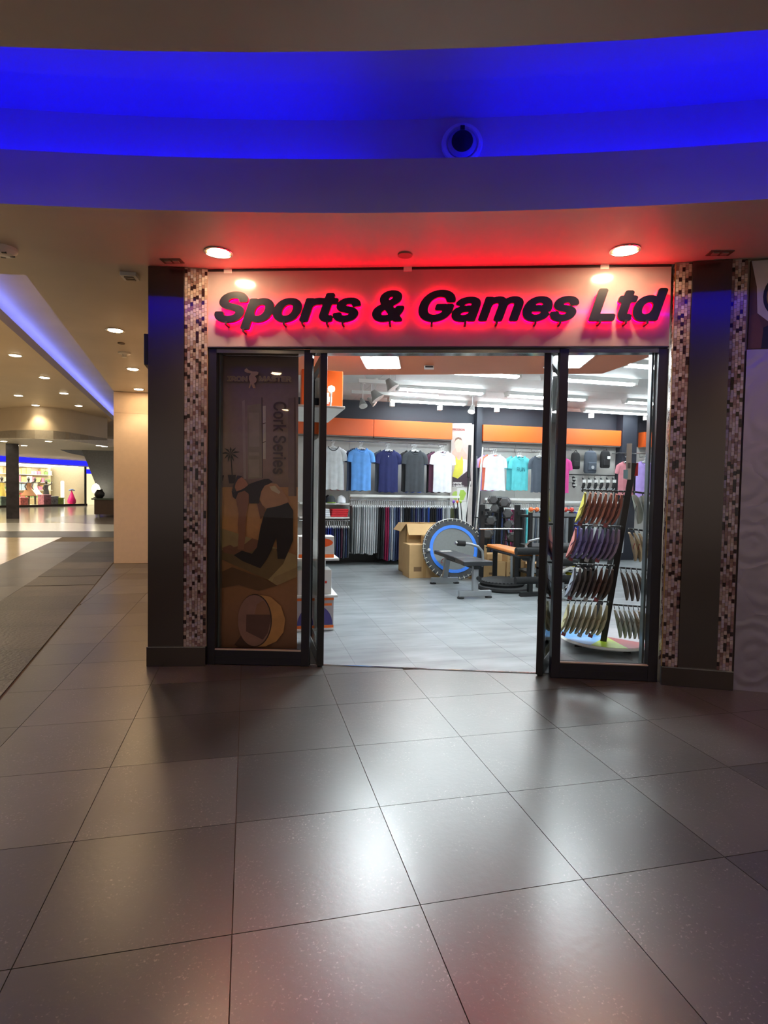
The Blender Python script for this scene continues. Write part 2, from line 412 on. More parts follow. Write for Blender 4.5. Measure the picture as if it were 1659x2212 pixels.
# ================================================================== CEILINGS
AC = Vector((-4.08, -13.35)); RN, RS, RB = 16.15, 17.396, 17.84
def arc(r, x0, x1, n=60):
    a0 = math.acos((x0-AC.x)/r); a1 = math.acos((x1-AC.x)/r)
    return [(AC.x+r*math.cos(a0+(a1-a0)*k/n), AC.y+r*math.sin(a0+(a1-a0)*k/n)) for k in range(n+1)]
def ring(mb, r0, r1, z0, z1, x0=-9, x1=8, n=60):
    a = arc(r0, x0, x1, n); b = arc(r1, x0, x1, n)
    vs = [(*p, z0) for p in a]+[(*p, z1) for p in b]
    return mb.add(vs, [(i, i+1, n+2+i, n+1+i) for i in range(n)])
def tri_prism(poly, z0, z1, mats, name):
    me = MB().prism(poly, z0, z1).mesh(name, mats, fix=False)
    bm = bmesh.new(); bm.from_mesh(me); bmesh.ops.triangulate(bm, faces=[f for f in bm.faces if len(f.verts) > 4]); bmesh.ops.recalc_face_normals(bm, faces=bm.faces); bm.to_mesh(me); bm.free()
    return me
sof = arc(RS, -9, 8) + [(8, 2.2), (3.5, 3.5), (2.95, 3.75), (-.25, 4.78), (-.60, 4.9), (-.60, 11.6), (-2.34, 11.6), (-2.26, 10.83), (-1.69, 5.08), (-9, 6.2)]
single('ceiling', tri_prism(sof, 2.99, 3.30, PLASTER, 'ceiling_soffit'), None, 'brown plaster soffit ceiling with curved edge above the shop front', 'ceiling', kind='structure')
nearc = arc(RN, -14, 10) + [(10, -7), (-14, -7)]
single('ceiling.001', tri_prism(nearc, 2.99, 3.30, PLASTER, 'ceiling_near'), None, 'brown plaster ceiling of the concourse in front of the blue cove', 'ceiling', kind='structure')
mb = MB(); ring(mb, RB, RB, 3.28, 3.80, -9, 8); ring(mb, RB, 17.43, 3.80, 3.80); ring(mb, 17.43, 17.43, 3.80, 3.76); ring(mb, 17.43, 15.7, 3.76, 3.76); ring(mb, 15.7, 15.7, 3.76, 3.28)
cove = single('ceiling.002', mb.mesh('ceiling_cove', M('cove_plaster', (194, 186, 176), .5, var=.05, scale=1.2), True, 30, fix=False), None, 'curved recessed ceiling cove glowing blue', 'ceiling', kind='structure')
LEDB = EM('blue_led', (0.0, 0.0, 1.0), BLUE)
for nm, r, segs in (('far', 17.66, ((-9, .70), (1.35, 8))), ('near', 16.09, ((-9, -1.1), (1.75, 8)))):
    for (a, b) in segs:
        n = 40; p = arc(r, a, b, n); q = arc(r+.03, a, b, n)
        mbl = MB(); vs = [(*t, z) for z in (3.302, 3.335) for t in p] + [(*t, z) for z in (3.302, 3.335) for t in q]
        k = n+1; mbl.add(vs, [f for i in range(n) for f in ((i, i+1, k+i+1, k+i), (2*k+i, 3*k+i, 3*k+i+1, 2*k+i+1), (k+i, k+i+1, 3*k+i+1, 3*k+i), (i, 2*k+i, 2*k+i+1, i+1))])
        part('led_strip', mbl.mesh('led_strip', LEDB, fix=False), None, cove)
# round black device on the cove's back wall
r_ = ray(998, 311); t = 3.6
for _ in range(30):
    P_ = CAM + r_*t; d = (Vector((P_.x, P_.y))-AC).length; t += (RB-.02-d)/r_.xy.length
P_ = CAM + r_*t; ang = math.atan2(P_.y-AC.y, P_.x-AC.x)-PI/2
cc = thing('cove_spotlight', 'round white ringed spotlight with black centre on the blue cove wall', 'spotlight', tuple(P_), ang)
part('ring', MB().lathe([(.10, .018), (.128, .018), (.134, .0), (.128, -.012), (.108, -.014), (.098, -.006), (.085, .018)], 36, ax='y'), M('device_plastic', (205, 205, 210), .4), cc, smooth=True)
part('housing', MB().lathe([(.096, .017), (.094, -.012), (.075, -.03), (.07, -.032)], 32, ax='y'), M('device_inner', (150, 150, 160), .4), cc, smooth=True)
part('lens', MB().lathe([(.071, -.02), (.068, -.036), (.052, -.042), (.03, -.05), (.004, -.053)], 32, ax='y'), BLACK, cc, smooth=True)
part('clip', MB().box(-.014, -.036, .072, .014, -.01, .098), BLACK, cc)

# fittings in the soffit
WARM = (1.0, 0.70, 0.40)
def downlight(x, y, z, r, label, strength, group=None, watt=0):
    t = thing('downlight', label, 'ceiling light', (x, y, z), 0, group)
    part('trim_ring', MB().lathe([(r*1.12, 0), (r*1.12, -.006), (r, -.008), (r*.97, 0)], 28), CHROME, t, smooth=True)
    part('reflector', MB().lathe([(r*.97, -.004), (r*.80, -.003), (r*.55, -.0025)], 28), M('lamp_reflector', (240, 214, 170), .25, .6), t, smooth=True)
    part('bulb', MB().lathe([(r*.84, -.0045), (r*.76, -.010), (r*.1, -.012)], 24), EM('warm_bulb_%d' % strength, WARM, strength), t, smooth=True)
    if not watt: return t
    l = bpy.data.objects.new('lamp', bpy.data.lights.new('lamp', 'SPOT')); COL.objects.link(l); l.parent = t; l.location = (0, 0, -.02)
    l.data.energy = watt; l.data.color = (1, .78, .52); l.data.spot_size = R(110); l.data.spot_blend = .5; l.data.shadow_soft_size = r*.6
    return t
for (px, py, r, lb) in ((472, 545, .088, 'round warm downlight above the letter S of the sign'), (1350, 540, .088, 'round warm downlight above the word Ltd of the sign')):
    p = gz(px, py, 2.99); downlight(p.x, p.y, 2.99, r, lb, DOWN, None, 6)
for (px, py, lb) in ((249, 713, 'round downlight in the corridor soffit nearest the steel pillar'), (287, 797, 'round downlight in the corridor soffit beyond the sprinkler'), (309, 849, 'round downlight grazing the cream wall end')):
    p = gz(px, py, 2.99); downlight(p.x, min(p.y, 10.45), 2.99, .085, lb, DOWN, None, 42)
for (x, y) in ((-1.5, 1.0), (.9, .3), (3.4, 0), (-3, -2.5), (0, -3.2), (3.0, -3.0), (-5.4, 1.6)):
    downlight(x, y, 2.99, .088, 'round warm downlight in the concourse ceiling', DOWN, 'concourse ceiling downlights').name = 'downlight_offscreen'
p = gz(875, 549, 2.99)
t = thing('smoke_detector', 'small round red-brown cover plate on the soffit above the ampersand', 'detector', (p.x, p.y, 2.99))
part('plate', MB().lathe([(.052, 0), (.05, -.012), (.03, -.014)], 24), M('detector_plate', (150, 110, 96), .5), t, True)
for px, py, lb in ((372, 563, 'small dark double grille in soffit above the left steel pillar'), (1555, 546, 'small dark double grille in soffit above the right steel pillar')):
    p = gz(px, py, 2.99); t = thing('ceiling_vent', lb, 'vent', (p.x, p.y, 2.99), R(-17))
    part('frame', MB().box(-.075, -.04, -.006, .075, .04, 0), M('vent_brown', (96, 78, 64), .5), t)
    for s in (-1, 1): part('grille', MB().box(s*.03-.02, -.02, -.012, s*.03+.02, .02, -.006), M('vent_grey', (150, 140, 128), .4), t)
p = gz(281, 593, 2.99); t = thing('emergency_lamp', 'small square white emergency lamp in the soffit beside the steel pillar', 'ceiling light', (p.x, p.y, 2.99), R(-5))
part('frame', MB().box(-.06, -.06, -.03, .06, .06, 0), WPLAST, t, bevel=.004)
for s in (-1, 1): part('lens', MB().box(-.035, s*.022-.014, -.036, .035, s*.022+.014, -.03), M('lens_brown', (96, 84, 70), .3), t)
p = gz(8, 536, 2.99); t = thing('smoke_alarm', 'round white smoke alarm with dark slots on the corridor soffit', 'detector', (p.x, p.y, 2.99))
part('base', MB().lathe([(.085, 0), (.085, -.02), (.06, -.045), (.03, -.05)], 28), WPLAST, t, True)
for a in range(4): part('slot', MB().cb((.05*math.cos(a*PI/2+.4), .05*math.sin(a*PI/2+.4), -.044), (.03, .016, .012)), BLACK, t)
p = gz(262, 741, 2.99); t = thing('sprinkler_cover', 'flat dark disc on the corridor soffit beside the sprinkler', 'sprinkler', (p.x, p.y, 2.99)); part('disc', MB().lathe([(.04, 0), (.038, -.01), (.01, -.012)], 20), M('vent_brown', (96, 78, 64)), t, True)
p = gz(269, 762, 2.99); t = thing('sprinkler', 'small white sprinkler rose hanging from the corridor soffit', 'sprinkler', (p.x, p.y, 2.99))
part('rose', MB().lathe([(.075, 0), (.072, -.012), (.03, -.022), (.022, -.045), (.036, -.05), (.034, -.056)], 20), WPLAST, t, True)

# ================================================================== PILLARS
def mosaic(w, h, seed, cw=.0196, ch=.0292):
    rnd = random.Random(seed); n = max(1, round(w/cw)); cw = w/n; rows = int(h/ch)+1
    pal = [(180, 160, 148)]*4+[(162, 140, 130)]*3+[(138, 110, 102)]*3+[(190, 176, 170)]*3+[(174, 160, 164)]*3+[(118, 86, 80)]*2
    vs, fs, cols = [], [], []
    for c in range(n):
        off = (c*.37 % 1)*ch; last = 0
        for r in range(-1, rows):
            z0 = max(0, r*ch+off)+.0012; z1 = min(h, (r+1)*ch+off)-.0012
            if z1-z0 < .004: continue
            dark = rnd.random() < .13
            col = rgb((44, 26, 28)) if dark else rgb(rnd.choice(pal))
            k = rnd.uniform(.9, 1.1); col = (col[0]*k, col[1]*k, col[2]*k, 1)
            x0, x1 = c*cw+.001, (c+1)*cw-.001; d = .004+rnd.uniform(0, .001); o = len(vs)
            vs += [(x0, 0, z0), (x1, 0, z0), (x1, 0, z1), (x0, 0, z1), (x0, -d, z0), (x1, -d, z0), (x1, -d, z1), (x0, -d, z1)]
            fs += [(o+4, o+5, o+6, o+7), (o, o+1, o+5, o+4), (o+1, o+2, o+6, o+5), (o+2, o+3, o+7, o+6), (o+3, o, o+4, o+7)]; cols += [col]*20
    me = bpy.data.meshes.new('mosaic'); me.from_pydata(vs, [], fs); me.update()
    a = me.color_attributes.new('tilecol', 'FLOAT_COLOR', 'CORNER')
    a.data.foreach_set('color', [x for c in cols for x in c])
    me.materials.append(M('mosaic_glass', (150, 120, 100), .16, attr='tilecol', var=.06, scale=80)); return me
GROUT = M('mosaic_grout', (172, 152, 132), .8)
def pillar(name, label, o, ang, wd, strips, steel, zb, zt, depth=.26, side=False):
    t = thing(name, label, 'pillar', (o[0], o[1], 0), ang, kind='structure')
    part('core', MB().box(0, .02, .0, wd, depth, zt+.005), GROUT, t)
    part('steel_panel', MB().box(steel[0], 0, zb, steel[1], .03, zt), STEEL, t, bevel=.002)
    part('steel_base', MB().box(-.006, -.012, 0, wd+.004, .04, zb), STEEL, t, bevel=.002)
    part('base_trim', MB().box(-.006, -.014, zb, wd+.004, .0, zb+.006), CHROME, t)
    for k, (a, b) in enumerate(strips):
        s = part('mosaic_strip', mosaic(b-a, zt-zb, hash((round(o[0]*10), k)) % 999), None, t, loc=(a, .016, zb)); s['kind'] = 'stuff'
    if side:
        s = part('mosaic_strip', mosaic(.06, zt-zb, 5), None, t, loc=(0, .085, zb)); s.rotation_euler[2] = R(-90); s['kind'] = 'stuff'
        part('edge_trim', MB().box(-.005, .01, zb, .0, .018, zt), M('gold_trim', (196, 160, 100), .35, .8), t)
    return t
pillar('pillar', 'brushed steel pillar with one mosaic strip left of the shop window', (-.724, 4.601), R(-9.5), .427, [(.262, .427)], (0, .262), .145, 2.985)
pillar('pillar.001', 'brushed steel pillar between two mosaic strips right of the shop', (2.908, 3.506), R(-25.4), .456, [(0, .103), (.355, .456)], (.103, .355), .13, 2.985, side=True)

# mall wall right of the pillar: swirled metal panel, poster above
t = thing('wall_right', 'swirl-brushed metal wall right of the mosaic pillar', 'wall', (3.330, 3.300, 0), R(-27), kind='structure')
part('wall_core', MB().box(-.01, .06, 0, 6, .2, 2.99), PLASTER, t)
part('metal_panel', MB().box(0, .02, .0, 6, .06, 2.37), swirl_mat(), t)
pst = thing('wall_poster', 'photo poster of a white-sleeved arm above the swirled metal wall', 'poster', (3.330, 3.300, 0), R(-27))
part('sheet', MB().box(.01, .035, 2.375, 2.2, .058, 2.98), M('poster_wood', (92, 62, 46), .5, stretch=(8, 1, 1)), pst)
def pst_poly(pts, mat, k, nm): return part(nm, MB().prism(pts, .034-k*.001, .036-k*.001, 'y'), mat, pst)
pst_poly([(.012, 2.975), (.10, 2.976), (1.2, 2.976), (1.2, 2.5), (.14, 2.55), (.06, 2.62), (.05, 2.8)], M('poster_white', (190, 184, 190), .5), 1, 'sleeve_print')
pst_poly([(.01, 2.60), (.06, 2.62), (.10, 2.5), (.09, 2.38), (.01, 2.38)], M('poster_skin', (104, 66, 50), .5), 2, 'arm_print')
pst_poly([(.09, 2.38), (.10, 2.52), (.16, 2.55), (1.2, 2.48), (1.2, 2.38)], M('poster_black', (26, 26, 34), .5), 2, 'trousers_print')
cs = [(.16+.07*math.cos(a*PI/10), 2.73+.12*math.sin(a*PI/10)) for a in range(20)]
pst_poly(cs, M('poster_black', (26, 26, 34)), 2, 'watch_print'); pst_poly([(x*.7+.3*.16, z*.7+.3*2.73) for x, z in cs], M('poster_gold', (150, 130, 70)), 3, 'dial_print')

# ================================================================== SHOP FRONT: sign, windows, leaves
FA, FANG = (-.305, 4.559), math.atan2(-1.025, 3.239)
FM = frame(FA, FANG)
sign = thing('shop_sign', 'white fascia sign with black letters and red halo light above the shop door', 'sign', (*FA, 0), FANG)
part('board', MB().box(0, 0, 2.415, 3.362, .05, 2.972), M('sign_board', (164, 148, 148), .16, var=.03, coat=.4), sign, bevel=.003)
part('frame_edge', MB().box(0, -.004, 2.407, 3.362, .05, 2.415).box(0, .0, 2.972, 3.362, .05, 2.984), BLACK, sign)
for u in (.16, .3+1.2, 2.9): part('bracket', MB().box(u-.03, -.004, 2.958, u+.03, 0, 2.99), WPLAST, sign)
LETM = M('letter_black', (17, 13, 15), .42, var=.1)
GLOW = EM('red_halo', (1.0, 0.0, 0.022), RED)
fn = (FM.to_3x3() @ Vector((0, 1, 0)))
def on_sign(px, py, v):
    w_ = onplane(px, py, FM @ Vector((0, v, 0)), fn); return FM.inverted() @ w_
for word, pl, pr, yb in (('Sports', 463, 779, 703), ('&', 803, 873, 701), ('Games', 903, 1250, 700), ('Ltd', 1272, 1441, 694)):
    a = on_sign(pl, yb, -.06); b = on_sign(pr, yb, -.06)
    for what in ('letter', 'halo'):
        off = .037 if what == 'letter' else .030
        isl = glyphs(word, off, .26, .5); xs = [p[0] for g in isl for p in g[0]]
        if what == 'letter':
            x0 = min(xs); sx = (b.x-a.x)/(max(xs)-min(xs))
            sz = .226/(max(p[1] for p in isl[0][0])-min(p[1] for p in isl[0][0])); yb0 = min(p[1] for p in isl[0][0])
        got = []
        for vs, fs in isl:
            mb = MB(); y0, y1 = (-.062, -.036) if what == 'letter' else (-.026, -.020)
            mb.add([(a.x+(x-x0)*sx, y1 if z > 0 else y0, 2.577+(y-yb0)*sz) for x, y, z in vs], fs)
            got.append(part(what, mb, LETM if what == 'letter' else GLOW, sign if what == 'letter' else letters[len(got)]))
        if what == 'letter':
            letters = got
            for o in got:
                xs2 = [v.co.x for v in o.data.vertices]; zs = [v.co.z for v in o.data.vertices]
                lo = min(zs); cx = sum(v.co.x for v in o.data.vertices if v.co.z < lo+.02)/max(1, len([1 for v in o.data.vertices if v.co.z < lo+.02]))
                part('foot', MB().box(cx-.008, -.07, lo-.018, cx+.008, 0, lo+.006), M('foot_grey', (60, 40, 44), .4), o)

def pane_unit(name, label, o, ang, wd, lj, rj, zt, bottom, banner=None):
    t = thing(name, label, 'window', (o[0], o[1], 0), ang, kind='structure')
    part('jamb', MB().box(0, .01, 0, lj, .09, zt), ANTH, t, bevel=.002); part('jamb', MB().box(wd-rj, .01, 0, wd, .09, zt), ANTH, t, bevel=.002)
    br = part('bottom_rail', MB().box(lj, .012, .004, wd-rj, .085, bottom), ANTH, t, bevel=.002)
    part('glazing_bead', MB().box(lj, .008, bottom, wd-rj, .03, bottom+.008), M('bead_beige', (206, 186, 164), .4, .3), br)
    part('rail_groove', MB().box(lj, .0105, bottom*.5, wd-rj, .012, bottom*.5+.004), BLACK, br)
    part('top_rail', MB().box(lj, .012, zt-.03, wd-rj, .085, zt), CHROME, t)
    part('pane', MB().box(lj-.005, .045, bottom, wd-rj+.005, .053, zt-.03), GLASS, t)
    return t
W1 = pane_unit('window_1', 'left display window of the sports shop with anthracite frame', (-.294, 4.556), R(-14.4), .785, .06, .062, 2.405, .115)
part('liner', MB().box(.06, .09, .004, .072, .14, 2.405), M('liner_grey', (120, 132, 136), .3, .6), W1)
rw = Vector((2.908-2.185, 3.547-3.775)); W2ang = math.atan2(rw.y, rw.x)
W2 = pane_unit('window_2', 'right display window of the sports shop with anthracite frame', (2.185, 3.775), W2ang, rw.length, .062, .068, 2.405, .115)
part('liner', MB().box(rw.length-.085, .09, .004, rw.length-.070, .15, 2.405), M('liner_grey', (120, 132, 136), .3, .6), W2)
part('sill', MB().box(.062, .085, .0, rw.length-.068, .30, .035), M('sill_grey', (110, 116, 118), .3, .2), W2)
t = thing('trim_1', 'chrome header rail over the open shop doorway', 'door header', (*FA, 0), FANG, kind='structure')
part('rail', MB().box(.78, .03, 2.375, 2.66, .12, 2.412), CHROME, t, bevel=.003)
def leaf(name, label, p, q):
    d = Vector((q[0]-p[0], q[1]-p[1])); L_ = d.length
    t = thing(name, label, 'door', (p[0], p[1], 0), math.atan2(d.y, d.x), kind='structure')
    part('stile', MB().box(0, -.025, .012, .055, .025, 2.375), BLACK, t, bevel=.003); part('stile', MB().box(L_-.055, -.025, .012, L_, .025, 2.375), ANTH, t, bevel=.003)
    br = part('bottom_rail', MB().box(.055, -.022, .012, L_-.055, .022, .115), ANTH, t); part('top_rail', MB().box(.055, -.022, 2.31, L_-.055, .022, 2.375), ANTH, t)
    part('glazing_bead', MB().box(.055, -.024, .115, L_-.055, .024, .127), CHROME, br)
    part('edge_channel', MB().box(.055, -.027, .13, .072, .027, 2.31), CHROME, t)
    part('pane', MB().box(.05, -.004, .11, L_-.05, .004, 2.32), GLASS, t)
    part('floor_pivot', MB().lathe([(.02, 0), (.02, .014)], 16, (.03, 0, 0)), BLACK, t)
    return t
leaf('door_1', 'glass door leaf standing open beside the yoga banner', (.553, 4.335), (.552, 5.13))
leaf('door_2', 'glass door leaf standing open beside the flip-flop display', (2.118, 3.835), (2.640, 4.472))

# ---- yoga banner in the left window, printed shapes laid on the sheet
BN = Matrix.Rotation(R(-14.4), 3, 'Z') @ Vector((0, 1, 0)); BP = Vector((-.294, 4.556, 0)) + BN*.17
ban = thing('roll_up_banner', 'tall printed yoga banner reading IRON MASTER Cork Series behind the left window', 'banner', tuple(BP), R(-14.4))
BMI = frame(BP, R(-14.4)).inverted()
def bpt(px, py): q = BMI @ onplane(px, py, BP, BN); return q
c7 = lambda u, v: (430+u*.17178, 740+v*.17178)
c8 = lambda u, v: (430+u*.18083, 1080+v*.18083)
PR = M('banner_print', (200, 200, 200), .45, attr='printcol', var=.05, scale=30)
def vcol_mesh(vs, fs, cols):
    me = bpy.data.meshes.new('print'); me.from_pydata(vs, [], fs); me.update()
    a = me.color_attributes.new('printcol', 'FLOAT_COLOR', 'POINT'); a.data.foreach_set('color', [x*1.9 for c in cols for x in c]); me.materials.append(PR); return me
rows = [(c7(0, 90)[1], (72, 58, 54)), (c7(0, 330)[1], (92, 76, 68)), (c7(0, 600)[1], (132, 112, 98)), (c7(0, 1000)[1], (152, 130, 110)), (c7(0, 1600)[1], (148, 124, 104)), (c7(0, 1815)[1], (120, 98, 84)), (c7(0, 1822)[1], (176, 130, 82)), (c8(0, 330)[1], (186, 138, 86)), (c8(0, 700)[1], (140, 100, 64)), (c8(0, 1000)[1], (136, 94, 62)), (c8(0, 1350)[1], (130, 90, 64)), (1409, (104, 70, 52))]
vs, cols, fs = [], [], []
for k, (y, c) in enumerate(rows):
    f_ = (y-757)/(1409-757)
    for px in (477.5-6.5*f_, 645-3.5*f_): q = bpt(px, y); vs.append((q.x, 0, q.z)); cols.append(rgb(c))
for k in range(len(rows)-1): fs.append((2*k+1, 2*k, 2*k+2, 2*k+3))
sheet = part('sheet', vcol_mesh(vs, fs, cols), None, ban)
zl = min(v[2] for v in vs); xl = min(v[0] for v in vs); xr = max(v[0] for v in vs)
part('cassette', MB().box(xl-.01, -.01, .003, xr+.01, .11, max(.05, zl)), CHROME, ban)
part('support_pole', MB().cyl(((xl+xr)/2, .04, .04), ((xl+xr)/2, .04, 2.39), .012), CHROME, ban)
part('top_clamp', MB().box(xl-.003, -.006, 2.39, xr+.003, .02, 2.415), CHROME, ban)
lay = [0]
def bprint(nm, pts, col, cv=None):
    lay[0] += 1; y = -.0006*lay[0]; col = tuple(min(255, int(c*1.22)) for c in col)
    vs = []
    for p in pts:
        q = bpt(*(cv(*p) if cv else p)); vs.append((q.x, y, q.z))
    me = bpy.data.meshes.new('print'); me.from_pydata(vs, [], [tuple(range(len(vs)))]); me.update()
    bm = bmesh.new(); bm.from_mesh(me); bmesh.ops.triangulate(bm, faces=bm.faces); bmesh.ops.recalc_face_normals(bm, faces=bm.faces)
    bm.to_mesh(me); bm.free()
    me.materials.append(M('print_%02x%02x%02x' % col, col, .45, var=.08, scale=14)); return link(nm, me, sheet)
bprint('door_print', [(540, 740), (575, 720), (592, 1715), (560, 1715)], (176, 158, 134), c7)
bprint('door_print', [(605, 790), (790, 770), (795, 1700), (615, 1718)], (158, 144, 112), c7)
for v0, v1 in ((880, 1310), (1380, 1420), (1470, 1690)): bprint('door_panel_print', [(625, v0), (755, v0), (760, v1), (630, v1)], (172, 158, 124), c7)
bprint('door_edge_print', [(786, 690), (798, 690), (802, 1705), (794, 1705)], (84, 70, 62), c7)
bprint('window_print', [(802, 800), (840, 796), (840, 1465), (806, 1465)], (206, 198, 166), c7)
for v in (1010, 1245): bprint('glazing_bar_print', [(802, v+8), (840, v-4), (840, v+6), (802, v+18)], (120, 98, 78), c7)
bprint('curtain_print', [(1120, 700), (1200, 690), (1215, 1930), (1125, 1930)], (140, 118, 102), c7)
bprint('curtain_print', [(1195, 690), (1215, 690), (1225, 1930), (1200, 1930)], (112, 88, 76), c7)
bprint('plant_print', [(398, 1430), (412, 1430), (426, 1672), (414, 1672)], (62, 50, 40), c7)
for a, l in ((-80, 130), (-40, 120), (0, 110), (35, 120), (70, 130), (110, 110), (150, 90), (-120, 90), (200, 95)):
    a = R(a); dx, dy = math.sin(a), -math.cos(a)
    bprint('leaf_print', [(400, 1400), (400+dx*l*.5-dy*14, 1400+dy*l*.5+dx*14), (400+dx*l, 1400+dy*l+20), (400+dx*l*.5+dy*10, 1400+dy*l*.5-dx*10)], (66, 58, 44), c7)
bprint('pot_print', [(366, 1664), (470, 1664), (455, 1772), (385, 1772)], (58, 40, 40), c7)
bprint('pot_print', [(275, 1670), (320, 1670), (306, 1740), (275, 1752)], (66, 40, 42), c7)
bprint('mat_print', [(265, 335), (470, 400), (1172, 660), (1172, 915), (935, 1018), (830, 950), (262, 700)], (164, 142, 98), c8)
bprint('mat_shade_print', [(262, 600), (560, 560), (1080, 590), (1010, 760), (830, 950), (262, 700)], (112, 90, 58), c8)
bprint('mat_roll_print', [(900, 920), (1172, 800), (1172, 912), (935, 1018), (880, 975)], (152, 128, 88), c8)
bprint('floor_shade_print', [(262, 860), (400, 800), (830, 955), (935, 1018), (720, 1080), (480, 1010), (262, 1050)], (100, 70, 44), c8)
bprint('rear_arm_print', [(690, 0), (770, 30), (800, 150), (740, 230), (720, 140)], (126, 84, 60), c8)
bprint('foot_print', [(285, 570), (380, 533), (425, 562), (560, 520), (640, 455), (715, 480), (700, 570), (560, 650), (420, 650), (300, 625)], (128, 88, 64), c8)
bprint('arm_print', [(440, -160), (560, -190), (610, -120), (605, -20), (570, 180), (565, 300), (560, 440), (540, 590), (468, 590), (480, 420), (470, 300), (482, 160), (455, 20)], (150, 102, 76), c8)
bprint('belly_print', [(830, 1800), (900, 1768), (980, 1776), (1050, 1850), (1140, 1995), (1000, 2080), (870, 2110), (800, 2040), (768, 1960), (790, 1870)], (190, 142, 102), c7)
bprint('highlight_print', [(890, 1810), (960, 1800), (1030, 1880), (1010, 1905), (920, 1860)], (222, 190, 150), c7)
bprint('top_print', [(420, 1870), (560, 1842), (640, 1780), (720, 1750), (830, 1716), (880, 1713), (932, 1750), (900, 1772), (830, 1802), (790, 1872), (768, 1962), (762, 2022), (640, 2022), (632, 1902), (580, 1862), (500, 1890), (468, 1970), (432, 1940)], (52, 38, 42), c7)
bprint('hair_print', [(425, 1850), (455, 1740), (490, 1672), (540, 1680), (560, 1700), (480, 1770), (470, 1870), (430, 1890)], (70, 58, 58), c7)
bprint('face_print', [(500, 1720), (545, 1692), (600, 1740), (625, 1790), (590, 1822), (540, 1850), (480, 1872), (458, 1820), (470, 1770)], (186, 124, 88), c7)
bprint('leggings_print', [(815, 100), (960, 70), (1070, 28), (1130, 125), (1128, 480), (1085, 590), (1030, 702), (945, 700), (930, 450), (900, 520), (870, 600), (820, 700), (740, 812), (640, 772), (520, 722), (425, 655), (520, 602), (640, 640), (700, 560), (740, 330), (780, 180)], (40, 30, 32), c8)
el = lambda cx, cy, rx, ry, n=36: [(cx+rx*math.cos(2*PI*k/n), cy+ry*math.sin(2*PI*k/n)) for k in range(n)]
bprint('wheel_shadow_print', [(520, 1600), (690, 1740), (560, 1790), (430, 1720)], (78, 50, 40), c8)
bprint('cork_wheel_print', [p for p in el(690, 1432, 200, 312) if p[0] < 700][:0] + [(690, 1120), (860, 1150), (985, 1260), (1035, 1420), (1015, 1570), (930, 1680), (800, 1740), (690, 1744), (600, 1430)], (190, 138, 84), c8)
bprint('wheel_rim_print', el(675, 1432, 203, 314), (64, 44, 40), c8)
bprint('wheel_inside_print', el(668, 1432, 195, 304), (146, 108, 98), c8)
bprint('wheel_gap_print', [(575, 1360), (860, 1362), (862, 1440), (830, 1580), (770, 1660), (570, 1560)], (96, 66, 60), c8)
bprint('wheel_gap_print', [(700, 1240), (775, 1190), (840, 1280), (858, 1362), (670, 1360)], (140, 98, 74), c8)
for (a, b, tx) in ((368, 622, 'IRON'), (762, 1170, 'MASTER')):
    p = bpt(*c7(a, 498)); q = bpt(*c7(b, 498)); q2 = bpt(*c7(a, 428))
    for k, (bo, col) in enumerate(((.05, (214, 190, 128)), (-.022, (120, 98, 72)))):
        lay[0] += 1
        e = .0045*k
        flat_text(tx, q.x-p.x-2*e, q2.z-p.z-2*e, sheet, M('print_%02x%02x%02x' % col, col, .45), Matrix.Translation((p.x+e, -.0006*lay[0]-.001, p.z+e)) @ Matrix.Rotation(PI/2, 4, 'X'), 'lettering', bo)
bprint('logo_figure', [(582, 352), (610, 332), (640, 360), (690, 372), (735, 372), (758, 385), (750, 412), (715, 430), (738, 468), (728, 505), (702, 520), (722, 580), (690, 582), (668, 530), (650, 582), (635, 575), (655, 510), (638, 470), (640, 430), (665, 398), (620, 392), (585, 375)], (204, 170, 118), c7)
p = bpt(*c7(1062, 752)); q = bpt(*c7(925, 1655)); L_ = p.z-q.z; lay[0] += 1
flat_text('Cork Series', L_, .105, sheet, M('print_6e554b', (110, 85, 75), .45), Matrix.Translation((bpt(*c7(935, 1650)).x, -.0006*lay[0]-.001, p.z)) @ Matrix.Rotation(PI/2, 4, 'X') @ Matrix.Rotation(-PI/2, 4, 'Z'), 'lettering', .015)

# ================================================================== SHOP SHELL
HC = 3.02
t = thing('wall_back', 'pale panelled back wall of the shop under a navy band', 'wall', (0, 10.6, 0), kind='structure')
part('wall_core', MB().box(-.45, 0, 0, 9.6, .15, HC), SLAT, t)
part('navy_band', MB().box(-.45, -.012, 2.36, 9.5, 0, HC), NAVY, t)
part('plinth', MB().box(-.45, -.012, 0, 9.5, 0, .16), BLACK, t)
for k in range(9):
    part('panel', MB().box(-.4+1.12*k, -.012, .17, -.4+1.12*(k+1)-.012, -.002, 2.33), SLAT, t)
single('wall_left', MB().box(-.72, 4.80, 0, -.45, 10.75, HC), CREAM, 'plain cream side wall of the shop beside the corridor', 'wall', kind='structure')
single('wall_right.001', MB().box(9.5, 3.6, 0, 9.65, 10.75, HC), SLAT, 'plain pale right side wall inside the shop', 'wall', kind='structure')
single('wall_front', MB().box(3.42, 3.56, 0, 9.6, 3.68, HC), SLAT, 'plain inner front wall of the shop behind the swirled metal wall', 'wall', kind='structure')
sc = thing('ceiling.003', 'white panelled ceiling inside the shop', 'ceiling', (0, 0, HC), kind='structure')
part('slab', MB().box(-.72, 4.3, .012, 9.65, 10.75, .1), M('ceiling_joint', (120, 122, 122), .7), sc)
CPAN = M('ceiling_panel', (222, 224, 222), .55, var=.03, rand=.02)
for k in range(11):
    for j in range(4): part('panel', MB().box(-.7+2.6*j, 4.4+.57*k, 0, -.7+2.6*j+2.594, 4.4+.57*(k+1)-.008, .012), CPAN, sc)
